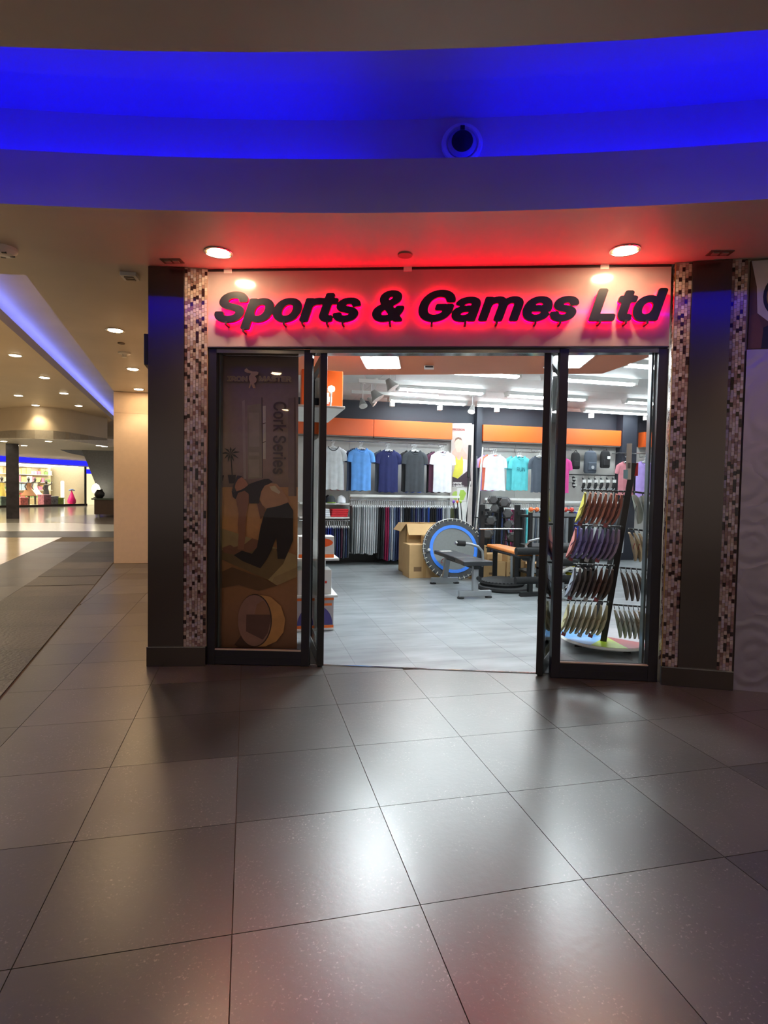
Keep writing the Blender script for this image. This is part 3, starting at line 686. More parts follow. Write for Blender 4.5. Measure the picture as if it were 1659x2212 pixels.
BK = [(-.45, 6.98), (.82, 6.54), (3.70, 5.53), (3.64, 4.46), (3.42, 3.70), (3.0, 3.70), (2.96, 3.74), (-.25, 4.74), (-.45, 4.80)]
single('ceiling.004', tri_prism(BK, 2.65, HC-.002, M('bulkhead_orange', (196, 112, 72), .45, var=.04, scale=1.5), 'bulkhead'), None, 'orange painted bulkhead ceiling just inside the shop entrance', 'ceiling', kind='structure')
COOL = (0.86, 0.97, 1.0)
for (x, y, lb) in ((1.30, 5.68, 'bright square LED panel in the orange bulkhead over the doorway'), (3.03, 5.09, 'bright LED panel in the orange bulkhead behind the right window')):
    t = thing('led_panel', lb, 'ceiling light', (x, y, 2.65), R(-17.8))
    part('frame', MB().box(-.185, -.275, -.012, .185, .275, 0), WPLAST, t); part('diffuser', MB().box(-.168, -.258, -.016, .168, .258, -.012), EM('led_panel_light', COOL, PANEL), t)
p = gz(927, 791, 2.65); t = thing('door_sensor', 'small white door sensor on the orange bulkhead', 'sensor', (p.x, p.y, 2.65), R(-17.8))
part('body', MB().box(-.05, -.04, -.028, .05, .04, 0), WPLAST, t, bevel=.005); part('window', MB().box(-.04, -.043, -.022, .04, -.04, -.008), BLACK, t)

# orange light boxes and navy pilaster on the back wall
def lightbox(x0, x1, lb):
    t = thing('fascia_lightbox', lb, 'light box', (x0, 10.6, 0))
    part('face', MB().box(0, -.20, 2.345, x1-x0, -.0125, 2.655), ORANGE, t, bevel=.003)
    part('shadow_gap', MB().box(.01, -.19, 2.325, x1-x0-.01, -.03, 2.345), M('grey_trim', (120, 112, 108), .5), t)
for x0, x1, lb in ((-.3, 2.255, 'orange fascia box above the grey and light blue t-shirts'), (2.262, 3.79, 'orange fascia box above the navy, charcoal and white t-shirts'), (4.42, 5.86, "orange fascia box above the women's white and teal tops"), (5.867, 7.45, 'orange fascia box above the hanging bags'), (7.99, 9.3, 'orange fascia box right of the navy pilaster')):
    lightbox(x0, x1, lb)
single('pilaster', MB().box(7.46, 10.37, 0, 7.80, 10.585, HC), NAVY, 'navy blue pilaster between two orange panels on the back wall', 'pilaster', kind='structure')
single('pilaster.001', MB().box(4.30, 10.44, 0, 4.41, 10.585, HC), NAVY, 'dark navy post beside the dumbbell poster', 'pilaster', kind='structure')

# tubes
TM = EM('tube_light', COOL, TUBE)
def tube_fixture():
    t = thing('tube_light', '', 'ceiling light')
    hous = part('housing', MB().prism([(-.09, 0), (.09, 0), (.06, -.05), (-.06, -.05)], -.74, .74, 'x'), WHITE, t)
    part('diffuser', MB().prism([(-.058, -.05), (.058, -.05), (.04, -.075), (-.04, -.075)], -.70, .70, 'x'), TM, t)
    for s in (-1, 1): part('end_cap', MB().box(s*.72-.02, -.062, -.078, s*.72+.02, .062, -.045), WHITE, hous)
    return t
tl = None
for (x, y, lb) in ((2.93, 7.4, 'row just behind the orange bulkhead, left lamp'), (4.76, 7.4, 'row just behind the orange bulkhead, right lamp'),
                   (3.02, 8.86, 'middle row, lamp above the trampoline'), (4.90, 8.88, 'middle row, lamp above the dumbbell rack'), (7.10, 8.84, 'middle row, lamp above the bags'),
                   (3.18, 10.06, 'row along the back wall, lamp above the navy t-shirt'), (4.84, 10.04, 'row along the back wall, lamp above the teal top'), (7.06, 10.05, 'row along the back wall, lamp above the bags'), (5.25, 6.32, 'front right row behind the flip-flop display')):
    lb = 'white ceiling tube light, ' + lb
    if tl is None: tl = tube_fixture(); tl.location = (x, y, HC); tl['label'] = lb
    else: copy_thing(tl, (x, y, HC), label=lb)
# spot tracks
def head_px(px, py, z): q = gz(px, py, z); return q
def spot(px, py, z, lb, aim, r=.055, lit=False, drop=.0):
    q = gz(px, py, z); t = thing('spotlight', lb, 'spotlight', tuple(q))
    d = Vector(aim).normalized()
    mb = MB(); k = 20
    e = lambda s: Vector((0, 0, 0)) + d*s
    shade = part('shade', MB().tube([e(-.07), e(-.05), e(.02), e(.075)], [r*.45, r*.55, r*.9, r*1.25], 18), M('lamp_grey', (168, 168, 166), .35, .3), t, True)
    part('lens', MB().tube([e(.0755), e(.079)], [r*1.15, r*1.1], 18), EM('spot_lit', (1, .95, .85), 14) if lit else M('lens_pale', (225, 225, 220), .2), shade)
    part('stem', MB().cyl((0, 0, 0), (0, 0, HC-q.z), .008, n=8), WHITE, t); part('canopy', MB().lathe([(.04, HC-q.z), (.04, HC-q.z-.02)], 16), WHITE, t)
spot(843, 829, 2.82, 'grey dish spotlight on the front white track', (.5, -.2, -.8), .075)
spot(811, 853, 2.78, 'grey dish spotlight on the rear white track', (.5, -.2, -.8), .085)
spot(783, 869, 2.72, 'white dish spotlight hanging lowest near the navy band', (.1, -.5, -.85), .055)
spot(802, 866, 2.74, 'grey box-backed spotlight beside the lowest white dish', (.6, -.2, -.5), .045)
spot(1020, 882, 2.80, 'lit cylindrical spotlight shining toward the dumbbell poster', (-.3, -.3, -.8), .05, True)
for px, py, z, lb in ((847, 873, 2.88, 'above the navy t-shirt'), (950, 881, 2.88, 'above the white t-shirt'), (1073, 885, 2.88, "above the women's white top"), (1277, 898, 2.88, 'above the hanging bags'), (1395, 903, 2.88, 'beside the navy pilaster')):
    q = aty(px, py, 10.24); t = thing('wall_washer', 'small white box wall-washer lamp ' + lb, 'spotlight', tuple(q), .2)
    part('body', MB().box(-.035, -.045, -.045, .035, .045, .045), WPLAST, t, bevel=.008); part('stem', MB().cyl((0, 0, .04), (0, 0, HC-q.z), .009, n=8), WHITE, t)
for (pa, pb, lb) in (((774, 823), (868, 829), 'white lighting track bar nearest the orange bulkhead'), ((759, 847), (905, 853), 'white lighting track bar behind the front track')):
    a = gz(*pa, 2.9); b = gz(*pb, 2.9); t = thing('track_bar', lb, 'track', (a.x, a.y, 0))
    part('bar', MB().box(0, -.03, 2.88, b.x-a.x+.35, .03, 2.93), WHITE, t); 
    for f_ in (.15, .85): part('hanger', MB().cyl((f_*(b.x-a.x), 0, 2.93), (f_*(b.x-a.x), 0, HC), .006, n=6), WHITE, t)

# ================================================================== CLOTHES
def cloth(name, col, var=.10): return M('fabric_'+name, col, .85, var=var, scale=9, bump=.15, bscale=120)
FAB = dict(grey=cloth('grey', (192, 196, 200)), ltblue=cloth('light_blue', (92, 150, 220)), navy=cloth('navy', (34, 40, 92)), charcoal=cloth('charcoal', (62, 66, 72)), white=cloth('white', (228, 230, 238)),
           teal=cloth('teal', (88, 190, 198)), slate=cloth('slate', (70, 78, 90)), pink=cloth('pink', (214, 70, 150)), lav=cloth('lavender', (176, 150, 222)), rose=cloth('rose', (190, 120, 130)),
           black=cloth('black', (26, 26, 30)), blue=cloth('blue', (50, 90, 190)), magenta=cloth('magenta', (150, 24, 76)), dblue=cloth('dark_blue', (38, 50, 84)), mgrey=cloth('mid_grey', (126, 130, 134)),
           coral=cloth('coral', (226, 120, 96)), olive=cloth('olive', (96, 100, 70)), steel=cloth('steel_blue', (104, 120, 150)), plum=cloth('plum', (84, 44, 66)), cream=cloth('cream', (214, 204, 160)), royal=cloth('royal', (40, 56, 150)))
def shirt_mesh(W=.25, H=.72, slv=.17, mat=None, seed=0, flare=0.0, neck=.085):
    """a t-shirt hanging flat to the front: body sheet, two sleeves, rounded neck, soft folds"""
    rnd = random.Random(seed); ph = [rnd.uniform(0, 6) for _ in range(4)]
    nx, nz = 18, 16; vs = []; fs = []
    for side in (1, -1):
        o = len(vs)
        for k in range(nz+1):
            v = k/nz; z = -v*H
            hw = W*(.62+.38*min(1, v/.10)**.6) if v < .10 else W*(1-.05*math.sin((v-.1)*3)+flare*v)
            for i in range(nx+1):
                u = -1+2*i/nx; x = u*hw
                zz = z - (.045*abs(u)**1.3)*max(0, 1-v*4)
                if k == 0: zz = -(.07*max(0, 1-(x/neck)**2) if abs(x) < neck else .0)*(1 if side > 0 else .45) - .05*max(0, abs(x)-neck)/W
                fold = (.008*math.sin(u*7+ph[0]+v*1.2)*v + .005*math.sin(u*13+ph[1])*v)*(1-u*u)
                th = .026*(1-u*u)**.5*(1 if v > .02 else .4)
                if k == nz: zz += .008*math.sin(u*9+ph[2])
                vs.append((x, -side*th - (fold if side > 0 else 0), zz))
        for k in range(nz):
            for i in range(nx):
                a = o+k*(nx+1)+i; q = (a, a+1, a+nx+2, a+nx+1); fs.append(q if side > 0 else q[::-1])
    mb = MB(); mb.add(vs, fs)
    for s in (-1, 1):
        mb.tube([(s*W*.62, 0, -.062), (s*W*.98, 0, -.115), (s*(W+.012), 0, -.18), (s*(W+.010+slv*.08), 0, -.25)], [.048, .056, .052, .050], 12, sq=(.36, 1))
    return mb.mesh('shirt', mat or FAB['white'], True, 70)
HANG = M('hanger_clear', (218, 220, 222), .2, var=.02)
def hanger(mb, w=.14):
    mb.tube([(-w, 0, -.075), (-w*.4, 0, -.012), (0, 0, .012), (w*.4, 0, -.012), (w, 0, -.075)], .008, 6)
    mb.tube([(0, 0, .01), (0, 0, .05), (.022, 0, .075), (.018, 0, .10), (-.006, 0, .108), (-.022, 0, .092)], .004, 6)
    return mb
ARMS = []
ODD = (781, 897, 1070, 1165); YS = 10.20
HME = hanger(MB()).mesh('hanger', HANG, True)
def hang_shirt(px, py, Y, mat, lb, name='t_shirt', W=.187, H=.76, slv=.17, flare=0, seed=0, collar=None, group=None, dx=0, print_=None, rz=0):
    if name == 't_shirt' and Y == YS and round(px) in ODD: Y -= .05
    q = aty(px, py, Y)
    t = thing(name, lb, 'shirt', (q.x, Y, q.z), rz, group); ARMS.append((q.x, Y, q.z+.097))
    body = part('body', shirt_mesh(W, H, slv, mat, seed, flare), None, t, loc=(dx, 0, 0)); part('hanger', HME, None, t)
    n = 14; pts = [(.088*math.cos(a), -.022-.006*math.sin(-a), .005+.072*math.sin(a)) for a in [PI+PI*k/n for k in range(n+1)]]
    part('collar', MB().tube(pts, .0075, 6), collar or mat, body, True)
    if print_: print_(body)
    return t
rl = lambda x0, x1, z, Y, lb: single('clothes_rail', MB().cyl((0, 0, 0), (x1-x0, 0, 0), .011, n=10).box(.02, 0, -.01, .04, 10.58-Y, .01).box(x1-x0-.04, 0, -.01, x1-x0-.02, 10.58-Y, .01), CHROME, lb, 'rail', (x0, Y, z), smooth=True)
RAIL0 = rl(1.0, 3.7, 2.245, 10.46, "thin chrome rail carrying the men's t-shirts")
RAIL1 = rl(4.45, 6.35, 2.225, 10.46, "thin chrome rail carrying the women's tops")
RAIL2 = rl(7.35, 9.3, 2.2, 10.352, 'thin chrome rail carrying the lavender t-shirt')
def behind(px, py, cols, desc, W=.187, H=.76, slv=.17):
    for k, (c, dx) in enumerate(cols):
        Yk = YS+.10*(k+1)-(.05 if round(px) in ODD else 0); Y0 = YS-(.05 if round(px) in ODD else 0); q0 = proj(aty(px, py, Y0)+Vector((0, Yk-Y0, 0)))
        hang_shirt(q0[0], q0[1], Yk, FAB[c], '%s t-shirt hanging directly behind the %s one' % (c.replace('lt', 'light ').replace('dblue', 'dark blue').replace('slate', 'slate grey').replace('lav', 'lavender').replace('steel', 'steel blue'), desc), W=W, H=H+.01*k, slv=slv, seed=k+50, dx=dx)
def badge(t): part('print', MB().box(-.02, -.034, -.13, -.005, -.028, -.105), FAB['white'], t)
def runprint(t):
    o = flat_text('RUN', .17, .08, t, M('print_teal', (40, 110, 120), .8), Matrix.Translation((-.085, -.042, -.30)) @ Matrix.Rotation(PI/2, 4, 'X'), 'print', .005)
hang_shirt(720, 965, YS, FAB['grey'], 'light grey t-shirt with dark piped neck and sides', collar=FAB['charcoal'], seed=1)
hang_shirt(781, 968, YS, FAB['ltblue'], 'light blue t-shirt hung between the grey and navy ones', seed=2)
hang_shirt(840, 972, YS, FAB['navy'], 'navy blue t-shirt hung between the light blue and charcoal ones', seed=3, print_=badge)
hang_shirt(897, 973, YS, FAB['charcoal'], 'charcoal sports t-shirt hung between the navy and white ones', seed=4)
hang_shirt(957, 975, YS, FAB['white'], "plain white men's t-shirt beside the dumbbell poster", seed=5)
behind(720, 965, [('white', .04), ('rose', .06)], 'light grey'); behind(781, 968, [('dblue', -.03), ('steel', -.05)], 'light blue'); behind(840, 972, [('slate', -.05), ('royal', .05)], 'navy blue')
behind(897, 973, [('black', -.05), ('blue', .06)], 'charcoal'); behind(957, 975, [('plum', -.06), ('black', -.07)], 'plain white')
hang_shirt(1070, 982, YS, FAB['white'], "white women's flared t-shirt hung beside the teal one", W=.185, H=.68, slv=.12, flare=.22, seed=6)
hang_shirt(1124, 985, YS, FAB['teal'], "teal women's t-shirt with RUN printed on the chest", W=.18, H=.66, slv=.12, seed=7, print_=runprint)
hang_shirt(1165, 985, YS, FAB['slate'], "slate grey women's top hung beside the teal one", W=.17, H=.70, slv=.08, seed=8)
hang_shirt(1212, 988, YS, FAB['pink'], 'bright pink t-shirt hung left of the bags', W=.19, H=.70, slv=.14, seed=9)
behind(1070, 982, [('coral', -.04), ('lav', -.05)], "women's white", W=.185, H=.68, slv=.12); behind(1124, 985, [('teal', -.06)], "women's teal printed", W=.18, H=.66, slv=.12); behind(1212, 988, [('plum', -.06)], 'bright pink', W=.19, H=.68)
hang_shirt(1392, 997, YS, FAB['lav'], 'lavender t-shirt hung right of the navy pilaster', W=.20, H=.72, slv=.16, seed=10)
behind(1360, 997, [('rose', 0)], 'lavender', W=.19, H=.68)

for rail, x0, x1 in ((RAIL0, 0, 4.0), (RAIL1, 4.2, 6.9), (RAIL2, 6.9, 9.9)):
    stacks = {}
    for x, y, z in ARMS:
        if x0 < x < x1: stacks.setdefault(round(x, 2), []).append((x, y, z))
    for st_ in stacks.values():
        x = st_[0][0]; z = st_[0][2]; yf = min(p[1] for p in st_)-.03; o = rail.location
        part('arm', MB().tube([(x-o.x, yf-o.y, z-o.z+.006), (x-o.x, yf-o.y+.02, z-o.z), (x-o.x, 0, z-o.z), (x-o.x, 0, 0)], .006, 8), CHROME, rail, True)
# trousers on clip hangers, seen from their side
def trouser_mesh(h, mat, w=.036, dp=.17, seed=0):
    rnd = random.Random(seed); ph = rnd.uniform(0, 6); mb = MB(); n = 7
    vs, fs = [], []; prof = [(-dp, -.3), (-dp*.9, -1), (-dp*.3, -.85), (dp*.5, -.95), (dp, -.35), (dp, .35), (dp*.5, .95), (-dp*.3, .8), (-dp*.9, 1), (-dp, .3)]
    m_ = len(prof)
    for k in range(n+1):
        v = k/n; ww = w*(.55+.45*min(1, v*4))*(1-.25*v)/2
        for (y, s) in prof: vs.append((s*ww+.003*math.sin(v*4+ph), y*(1-.18*v), -.03-v*h+(.01*math.sin(y*20+ph) if k == n else 0)))
    for k in range(n):
        for j in range(m_): fs.append((k*m_+j, k*m_+(j+1) % m_, (k+1)*m_+(j+1) % m_, (k+1)*m_+j))
    fs += [tuple(range(m_))[::-1], tuple(range(n*m_, (n+1)*m_))]
    return mb.add(vs, fs).mesh('trousers', mat, True, 60)
HG2 = MB().tube([(0, -.13, -.03), (0, -.13, -.008), (0, .13, -.008), (0, .13, -.03)], .007, 6).tube([(0, 0, -.01), (0, 0, .05), (0, .02, .07), (0, 0, .085)], .005, 6).box(-.012, -.15, -.05, .012, -.11, -.015).mesh('clip_hanger', HANG, True)
TC = {}
def trousers(x, y, z, h, c, lb, group, name='trousers', w=.036):
    key = (c, h, w)
    if key not in TC: TC[key] = [trouser_mesh(h*k, FAB[c], w, seed=i) for i, k in enumerate((1, .97, 1.02))]
    t = thing(name, lb, 'trousers' if 'short' not in name else 'shorts', (x, y, z), random.uniform(-.012, .012), group)
    part('cloth', random.choice(TC[key]), None, t); part('hanger', HG2, None, t)
def white_rail(x0, x1, z, lb):
    t = thing('garment_bar', lb, 'rail', (x0, 10.24, z)); part('bar', MB().box(0, -.02, -.02, x1-x0, .02, .025), WHITE, t, bevel=.004)
    for f_ in (.12, .5, .85): part('bracket', MB().box(f_*(x1-x0)-.012, .02, -.03, f_*(x1-x0)+.012, .345, .03), WHITE, t)
    part('hang_tube', MB().cyl((0, 0, -.075), (x1-x0, 0, -.075), .010, n=8).box(.01, -.008, -.075, .03, .008, -.02).box(x1-x0-.03, -.008, -.075, x1-x0-.01, .008, -.02), CHROME, t, True)
white_rail(1.80, 3.9, 1.25, 'white garment bar carrying the long row of trousers'); white_rail(4.42, 5.85, 1.22, 'white garment bar carrying leggings behind the dumbbell rack'); white_rail(5.95, 7.5, 1.18, 'white garment bar carrying trousers below the bags'); white_rail(8.0, 9.3, 1.18, 'white garment bar right of the navy pilaster')
names = dict(mgrey='mid grey', grey='light grey', black='black', magenta='magenta', steel='steel blue', dblue='dark blue', navy='navy', slate='slate grey', olive='olive', charcoal='charcoal', plum='plum', cream='cream', blue='blue', white='white', royal='royal blue', teal='teal', rose='rose')
row = ['mgrey']*2+['grey']*2+['mgrey']+['grey']*6+['mgrey']+['black', 'black', 'charcoal']+['magenta']*2+['steel', 'grey', 'steel', 'dblue', 'navy', 'grey', 'slate']+['black']*3+['dblue', 'charcoal', 'navy', 'steel', 'dblue', 'navy', 'steel', 'dblue', 'blue']+['black']*3+['dblue', 'navy', 'navy', 'grey', 'mgrey', 'grey', 'grey', 'olive', 'olive', 'black', 'slate']
dx = 2.02/len(row)
for k, c in enumerate(row):
    trousers(1.84+dx*k, 10.24, 1.09, .86 if k < 12 else .97, c, '%s trousers on a clip hanger in the long row under the t-shirts' % names[c], '%s trousers in the long row' % names[c], w=.029)
row = ['black', 'dblue', 'slate', 'black', 'charcoal', 'dblue', 'black', 'plum', 'steel', 'magenta', 'plum', 'black', 'charcoal', 'black', 'black', 'charcoal', 'teal', 'cream', 'cream', 'mgrey', 'slate', 'mgrey', 'charcoal', 'slate', 'mgrey', 'charcoal', 'slate', 'black']
for k, c in enumerate(row):
    trousers(4.48+1.32/len(row)*k, 10.24, 1.06, .88, c, '%s leggings on a clip hanger behind the dumbbell rack' % names[c], '%s leggings behind the dumbbell rack' % names[c], 'leggings', .036)
row = ['grey', 'mgrey', 'black', 'royal', 'mgrey', 'grey', 'slate', 'grey', 'mgrey', 'charcoal', 'black', 'slate', 'mgrey', 'grey']
for k, c in enumerate(row):
    trousers(6.0+1.45/len(row)*k, 10.24, 1.02, .80, c, '%s trousers on a clip hanger below the hanging bags' % names[c], '%s trousers below the bags' % names[c], w=.07)
# shelves with caps and folded shirts, short rail below (left of the long row)
def wall_shelf(x0, x1, z, lb, d=.40):
    t = thing('wall_shelf', lb, 'shelf', (x0, 10.58, z)); part('board', MB().box(0, -d, -.028, x1-x0, 0, 0), WHITE, t, bevel=.003)
    for f_ in (.1, .9): part('bracket', MB().prism([(0, -.028), (-d*.8, -.028), (0, -.10)], f_*(x1-x0)-.006, f_*(x1-x0)+.006, 'x'), WHITE, t)
wall_shelf(.9, 1.79, 1.115, 'white wall shelf holding the caps'); wall_shelf(.9, 1.79, .865, 'white wall shelf holding folded red shirts')
def cap(px, py, Y, z, mat, brim, lb, rz=0):
    q = aty(px, py, Y); t = thing('cap', lb, 'cap', (q.x, Y, z), rz)
    crown = part('crown', MB().lathe([(.083, 0), (.085, .04), (.078, .08), (.055, .112), (.02, .133), (.004, .136)], 20), mat, t, True)
    n = 10; out = [(.080*math.cos(a), -.080*math.sin(a)) for a in [PI*k/n for k in range(n+1)]]; inn = [(x, y*1.0-.075*math.sin(PI*k/n)) for k, (x, y) in enumerate(out)]
    part('brim', MB().prism(out+inn[::-1], .004, .012), brim, t); part('button', MB().lathe([(.01, .134), (.008, .142)], 10), brim, crown)
    return t
LIME = M('lime_trim', (150, 190, 60), .6); RED_ = M('red_fabric', (206, 40, 52), .8, bump=.1); 
cap(715, 1079, 10.25, 1.116, FAB['charcoal'], LIME, 'charcoal cap with a lime brim on the upper shelf'); cap(737, 1080, 10.30, 1.116, FAB['white'], FAB['white'], 'white cap on the upper shelf beside the charcoal one'); cap(692, 1080, 10.30, 1.116, FAB['blue'], FAB['blue'], 'blue cap on the upper shelf left of the charcoal one')
cap(708, 1073, 10.495, 1.116, FAB['black'], FAB['black'], 'black cap on the upper shelf behind the charcoal one')
for k in range(4):
    q = aty(731, 1110, 10.30)
    single('folded_shirt', MB().box(-.15, -.13, 0, .15, .13, .034), RED_, 'folded red shirt in the small stack on the lower shelf', 'shirt', (q.x+.004*k, 10.30, .866+.036*k), .02*k, 'folded red shirts', bevel=.012)
    q = aty(701, 1110, 10.30)
    single('folded_shirt', MB().box(-.09, -.13, 0, .09, .13, .034), FAB['white'], 'folded white shirt in the stack beside the red shirts', 'shirt', (q.x-.004*k, 10.30, .866+.036*k), -.02*k, 'folded white shirts', bevel=.012)
t = thing('garment_bar', 'short chrome bar under the shelves carrying shorts', 'rail', (.9, 10.24, .80)); part('bar', MB().cyl((0, 0, 0), (.9, 0, 0), .012), CHROME, t, True); part('bracket', MB().box(.84, 0, -.012, .86, .345, .012).box(.04, 0, -.012, .06, .345, .012), CHROME, t)
for k, c in enumerate(['steel', 'teal', 'navy', 'rose', 'steel', 'navy', 'royal', 'royal', 'navy', 'slate', 'navy', 'dblue', 'plum', 'slate', 'dblue', 'charcoal']):
    trousers(1.16+.04*k, 10.24, .715, .55, c, '%s shorts on the short bar under the folded shirts' % names[c], '%s shorts on the short bar' % names[c], 'shorts', .030)

# ================================================================== POSTER ON BACK WALL
PY = 10.50
pos = thing('dumbbell_poster', 'tall poster of a woman in a yellow top advertising dumbbells on the back wall', 'poster', (0, PY, 0))
play = [0]
def pprint(nm, pts, col):
    play[0] += 1; vs = []
    for p in pts: q = aty(max(p[0], 976.0), p[1], PY); vs.append((q.x, -.0008*play[0], q.z))
    me = bpy.data.meshes.new('print'); me.from_pydata(vs, [], [tuple(range(len(vs)))]); me.update()
    bm = bmesh.new(); bm.from_mesh(me); bmesh.ops.triangulate(bm, faces=bm.faces); bmesh.ops.recalc_face_normals(bm, faces=bm.faces); bm.to_mesh(me); bm.free()
    me.materials.append(M('print_%02x%02x%02x' % col, col, .45, var=.06)); return link(nm, me, pboard)
k2 = lambda pts: [(900+u*.18083, 740+v*.18083) for u, v in pts]
a = aty(975.5, 914.5, PY); b = aty(1019, 1140, PY); pboard = part('board', MB().box(a.x, .001, b.z, b.x, .02, a.z), M('poster_board', (190, 182, 178), .5), pos)
part('stand_leg', MB().cyl((a.x+.1, .05, 0), (a.x+.1, .03, b.z+.1), .01).cyl((b.x-.1, .05, 0), (b.x-.1, .03, b.z+.1), .01), BLACK, pos)
pprint('backdrop_print', k2([(440, 965), (660, 965), (650, 1500), (400, 1640), (340, 1300)]), (186, 170, 164))
pprint('shirt_print', k2([(540, 1340), (600, 1400), (620, 1560), (560, 1620), (530, 1450)]), (214, 204, 206))
pprint('shoulder_print', k2([(420, 1310), (470, 1250), (540, 1250), (600, 1340), (600, 1400), (545, 1390), (460, 1380), (430, 1420)]), (206, 160, 146))
pprint('face_print', k2([(450, 1190), (465, 1150), (495, 1132), (530, 1145), (550, 1200), (540, 1260), (520, 1310), (480, 1310), (460, 1250)]), (222, 176, 160))
pprint('hair_print', k2([(448, 1200), (462, 1145), (495, 1128), (532, 1142), (552, 1200), (540, 1170), (495, 1150), (465, 1170)]), (120, 92, 80))
pprint('yellow_top_print', k2([(470, 1350), (490, 1400), (520, 1400), (540, 1350), (555, 1420), (550, 1560), (490, 1625), (425, 1600), (455, 1480)]), (206, 196, 70))
pprint('caption_print', k2([(425, 1600), (490, 1625), (640, 1505), (650, 1720), (425, 1725)]), (60, 44, 54))
pprint('green_print', el(984, 1070, 7.5, 9, 20), (168, 196, 96))
pprint('panel_print', k2([(482, 1735), (600, 1735), (595, 1900), (482, 1900)]), (214, 212, 210))
pprint('dumbbell_print', k2([(500, 1850), (520, 1760), (560, 1760), (590, 1800), (560, 1880), (520, 1890)]), (158, 190, 78))
pprint('white_print', k2([(430, 1905), (600, 1905), (590, 2180), (440, 2180)]), (226, 226, 222))
for tx, p0, p1, h, col in (('PROIRON', (976.5, 930), (1003.5, 930), 5, (150, 60, 60)), ('OPRENE', (978, 1046), (997, 1046), 5, (230, 226, 224)), ('DUMBBELL', (978, 1052.5), (1003, 1052.5), 5, (230, 226, 224))):
    play[0] += 1; a = aty(*p0, PY); b = aty(*p1, PY); c_ = aty(p0[0], p0[1]-h, PY)
    flat_text(tx, b.x-a.x, c_.z-a.z, pboard, M('print_%02x%02x%02x' % col, col, .45), Matrix.Translation((a.x, -.0008*play[0]-.001, a.z)) @ Matrix.Rotation(PI/2, 4, 'X'), 'lettering', .02)

# ================================================================== BAGS AND SHOES ON THE BACK WALL
def bag(px, py, lb, w, h, mat, kind=0):
    q = aty(px, py, 10.4); t = thing('hanging_bag', lb, 'bag', (q.x, 10.4, q.z))
    part('body', MB().lathe([(w*.42, -h/2), (w*.5, -h*.42), (w*.5, h*.25), (w*.42, h*.42), (w*.2, h/2)], 18), mat, t, True).scale = (1, .55, 1)
    part('pocket', MB().box(-w*.34, -w*.33, -h*.38, w*.34, -w*.2, -h*.02), mat, t, bevel=.02)
    part('strap', MB().tube([(-.05, 0, h*.45), (0, -.01, h*.62), (.05, 0, h*.45)], .008, 6), BLACK, t, True)
    part('hook', MB().cyl((0, .17, h*.62), (0, -.03, h*.6), .006, n=6), CHROME, t)
    if kind == 1: part('emblem', MB().lathe([(.035, -w*.345), (.03, -w*.35)], 16, (0, 0, -h*.24), 'y'), M('emblem_pale', (170, 172, 178), .4), t)
    if kind == 2: part('label_card', MB().box(.0, -w*.36, .0, .07, -w*.34, .06), WHITE, t)
    return t
bag(1243, 995, 'small black sling bag hanging beside the pink t-shirt', .20, .34, FAB['black'])
bag(1275, 998, 'slate grey backpack in a clear bag between two black bags', .28, .46, FAB['slate'], 1)
bag(1307, 992, 'black pouch with a white card hanging beside the pilaster', .22, .36, FAB['black'], 2)
def sandal_rail():
    a = aty(1235, 1025, 10.35); b = aty(1330, 1029, 10.35)
    single('clothes_rail', MB().cyl((0, 0, 0), (b.x-a.x, 0, 0), .012, n=8).box(.02, 0, -.01, .04, .22, .01).box(b.x-a.x-.04, 0, -.01, b.x-a.x-.02, .22, .01), BLACK, 'thin dark rail carrying the packaged gloves', 'rail', tuple(a), smooth=True)
    for k in range(6):
        px = 1258+13*k; q = aty(px, 1047, 10.33); t = thing('glove_pack', 'black and white gym gloves packed on the rail below the bags', 'gloves', tuple(q), random.uniform(-.15, .15), 'gym gloves on the rail')
        part('glove', MB().tube([(0, 0, .13), (.02, -.02, .08), (.01, -.03, 0), (-.02, -.03, -.09), (-.01, -.02, -.14)], [.025, .042, .052, .046, .025], 10, sq=(1, .6)), FAB['black'], t, True)
        part('card', MB().box(-.045, -.062, .04, .035, -.054, .10), WHITE, t); part('cuff', MB().tube([(-.02, -.03, -.07), (-.02, -.03, -.10)], [.053, .05], 10, sq=(1, .65)), M('fabric_light', (170, 174, 180)), t, True)
        part('hook', MB().cyl((0, .02, .125), (0, 0, .165), .006, n=6), CHROME, t)
    for k, (px, py) in enumerate(((1238, 1035), (1238, 1048))):
        q = aty(px, py, 10.4); t = thing('glove_pack', ('upper', 'lower')[k]+' black training mitt hanging right of the pink t-shirt', 'gloves', tuple(q))
        part('glove', MB().tube([(0, 0, .045), (.012, -.03, 0), (-.012, -.03, -.045)], [.035, .05, .03], 10, sq=(1, .6)), FAB['black'], t, True); part('stripe', MB().box(-.04, -.066, -.01, .045, -.056, .012), WHITE, t)
        part('hook', MB().cyl((0, .18, .05), (0, 0, .06), .006, n=6), CHROME, t)
sandal_rail()

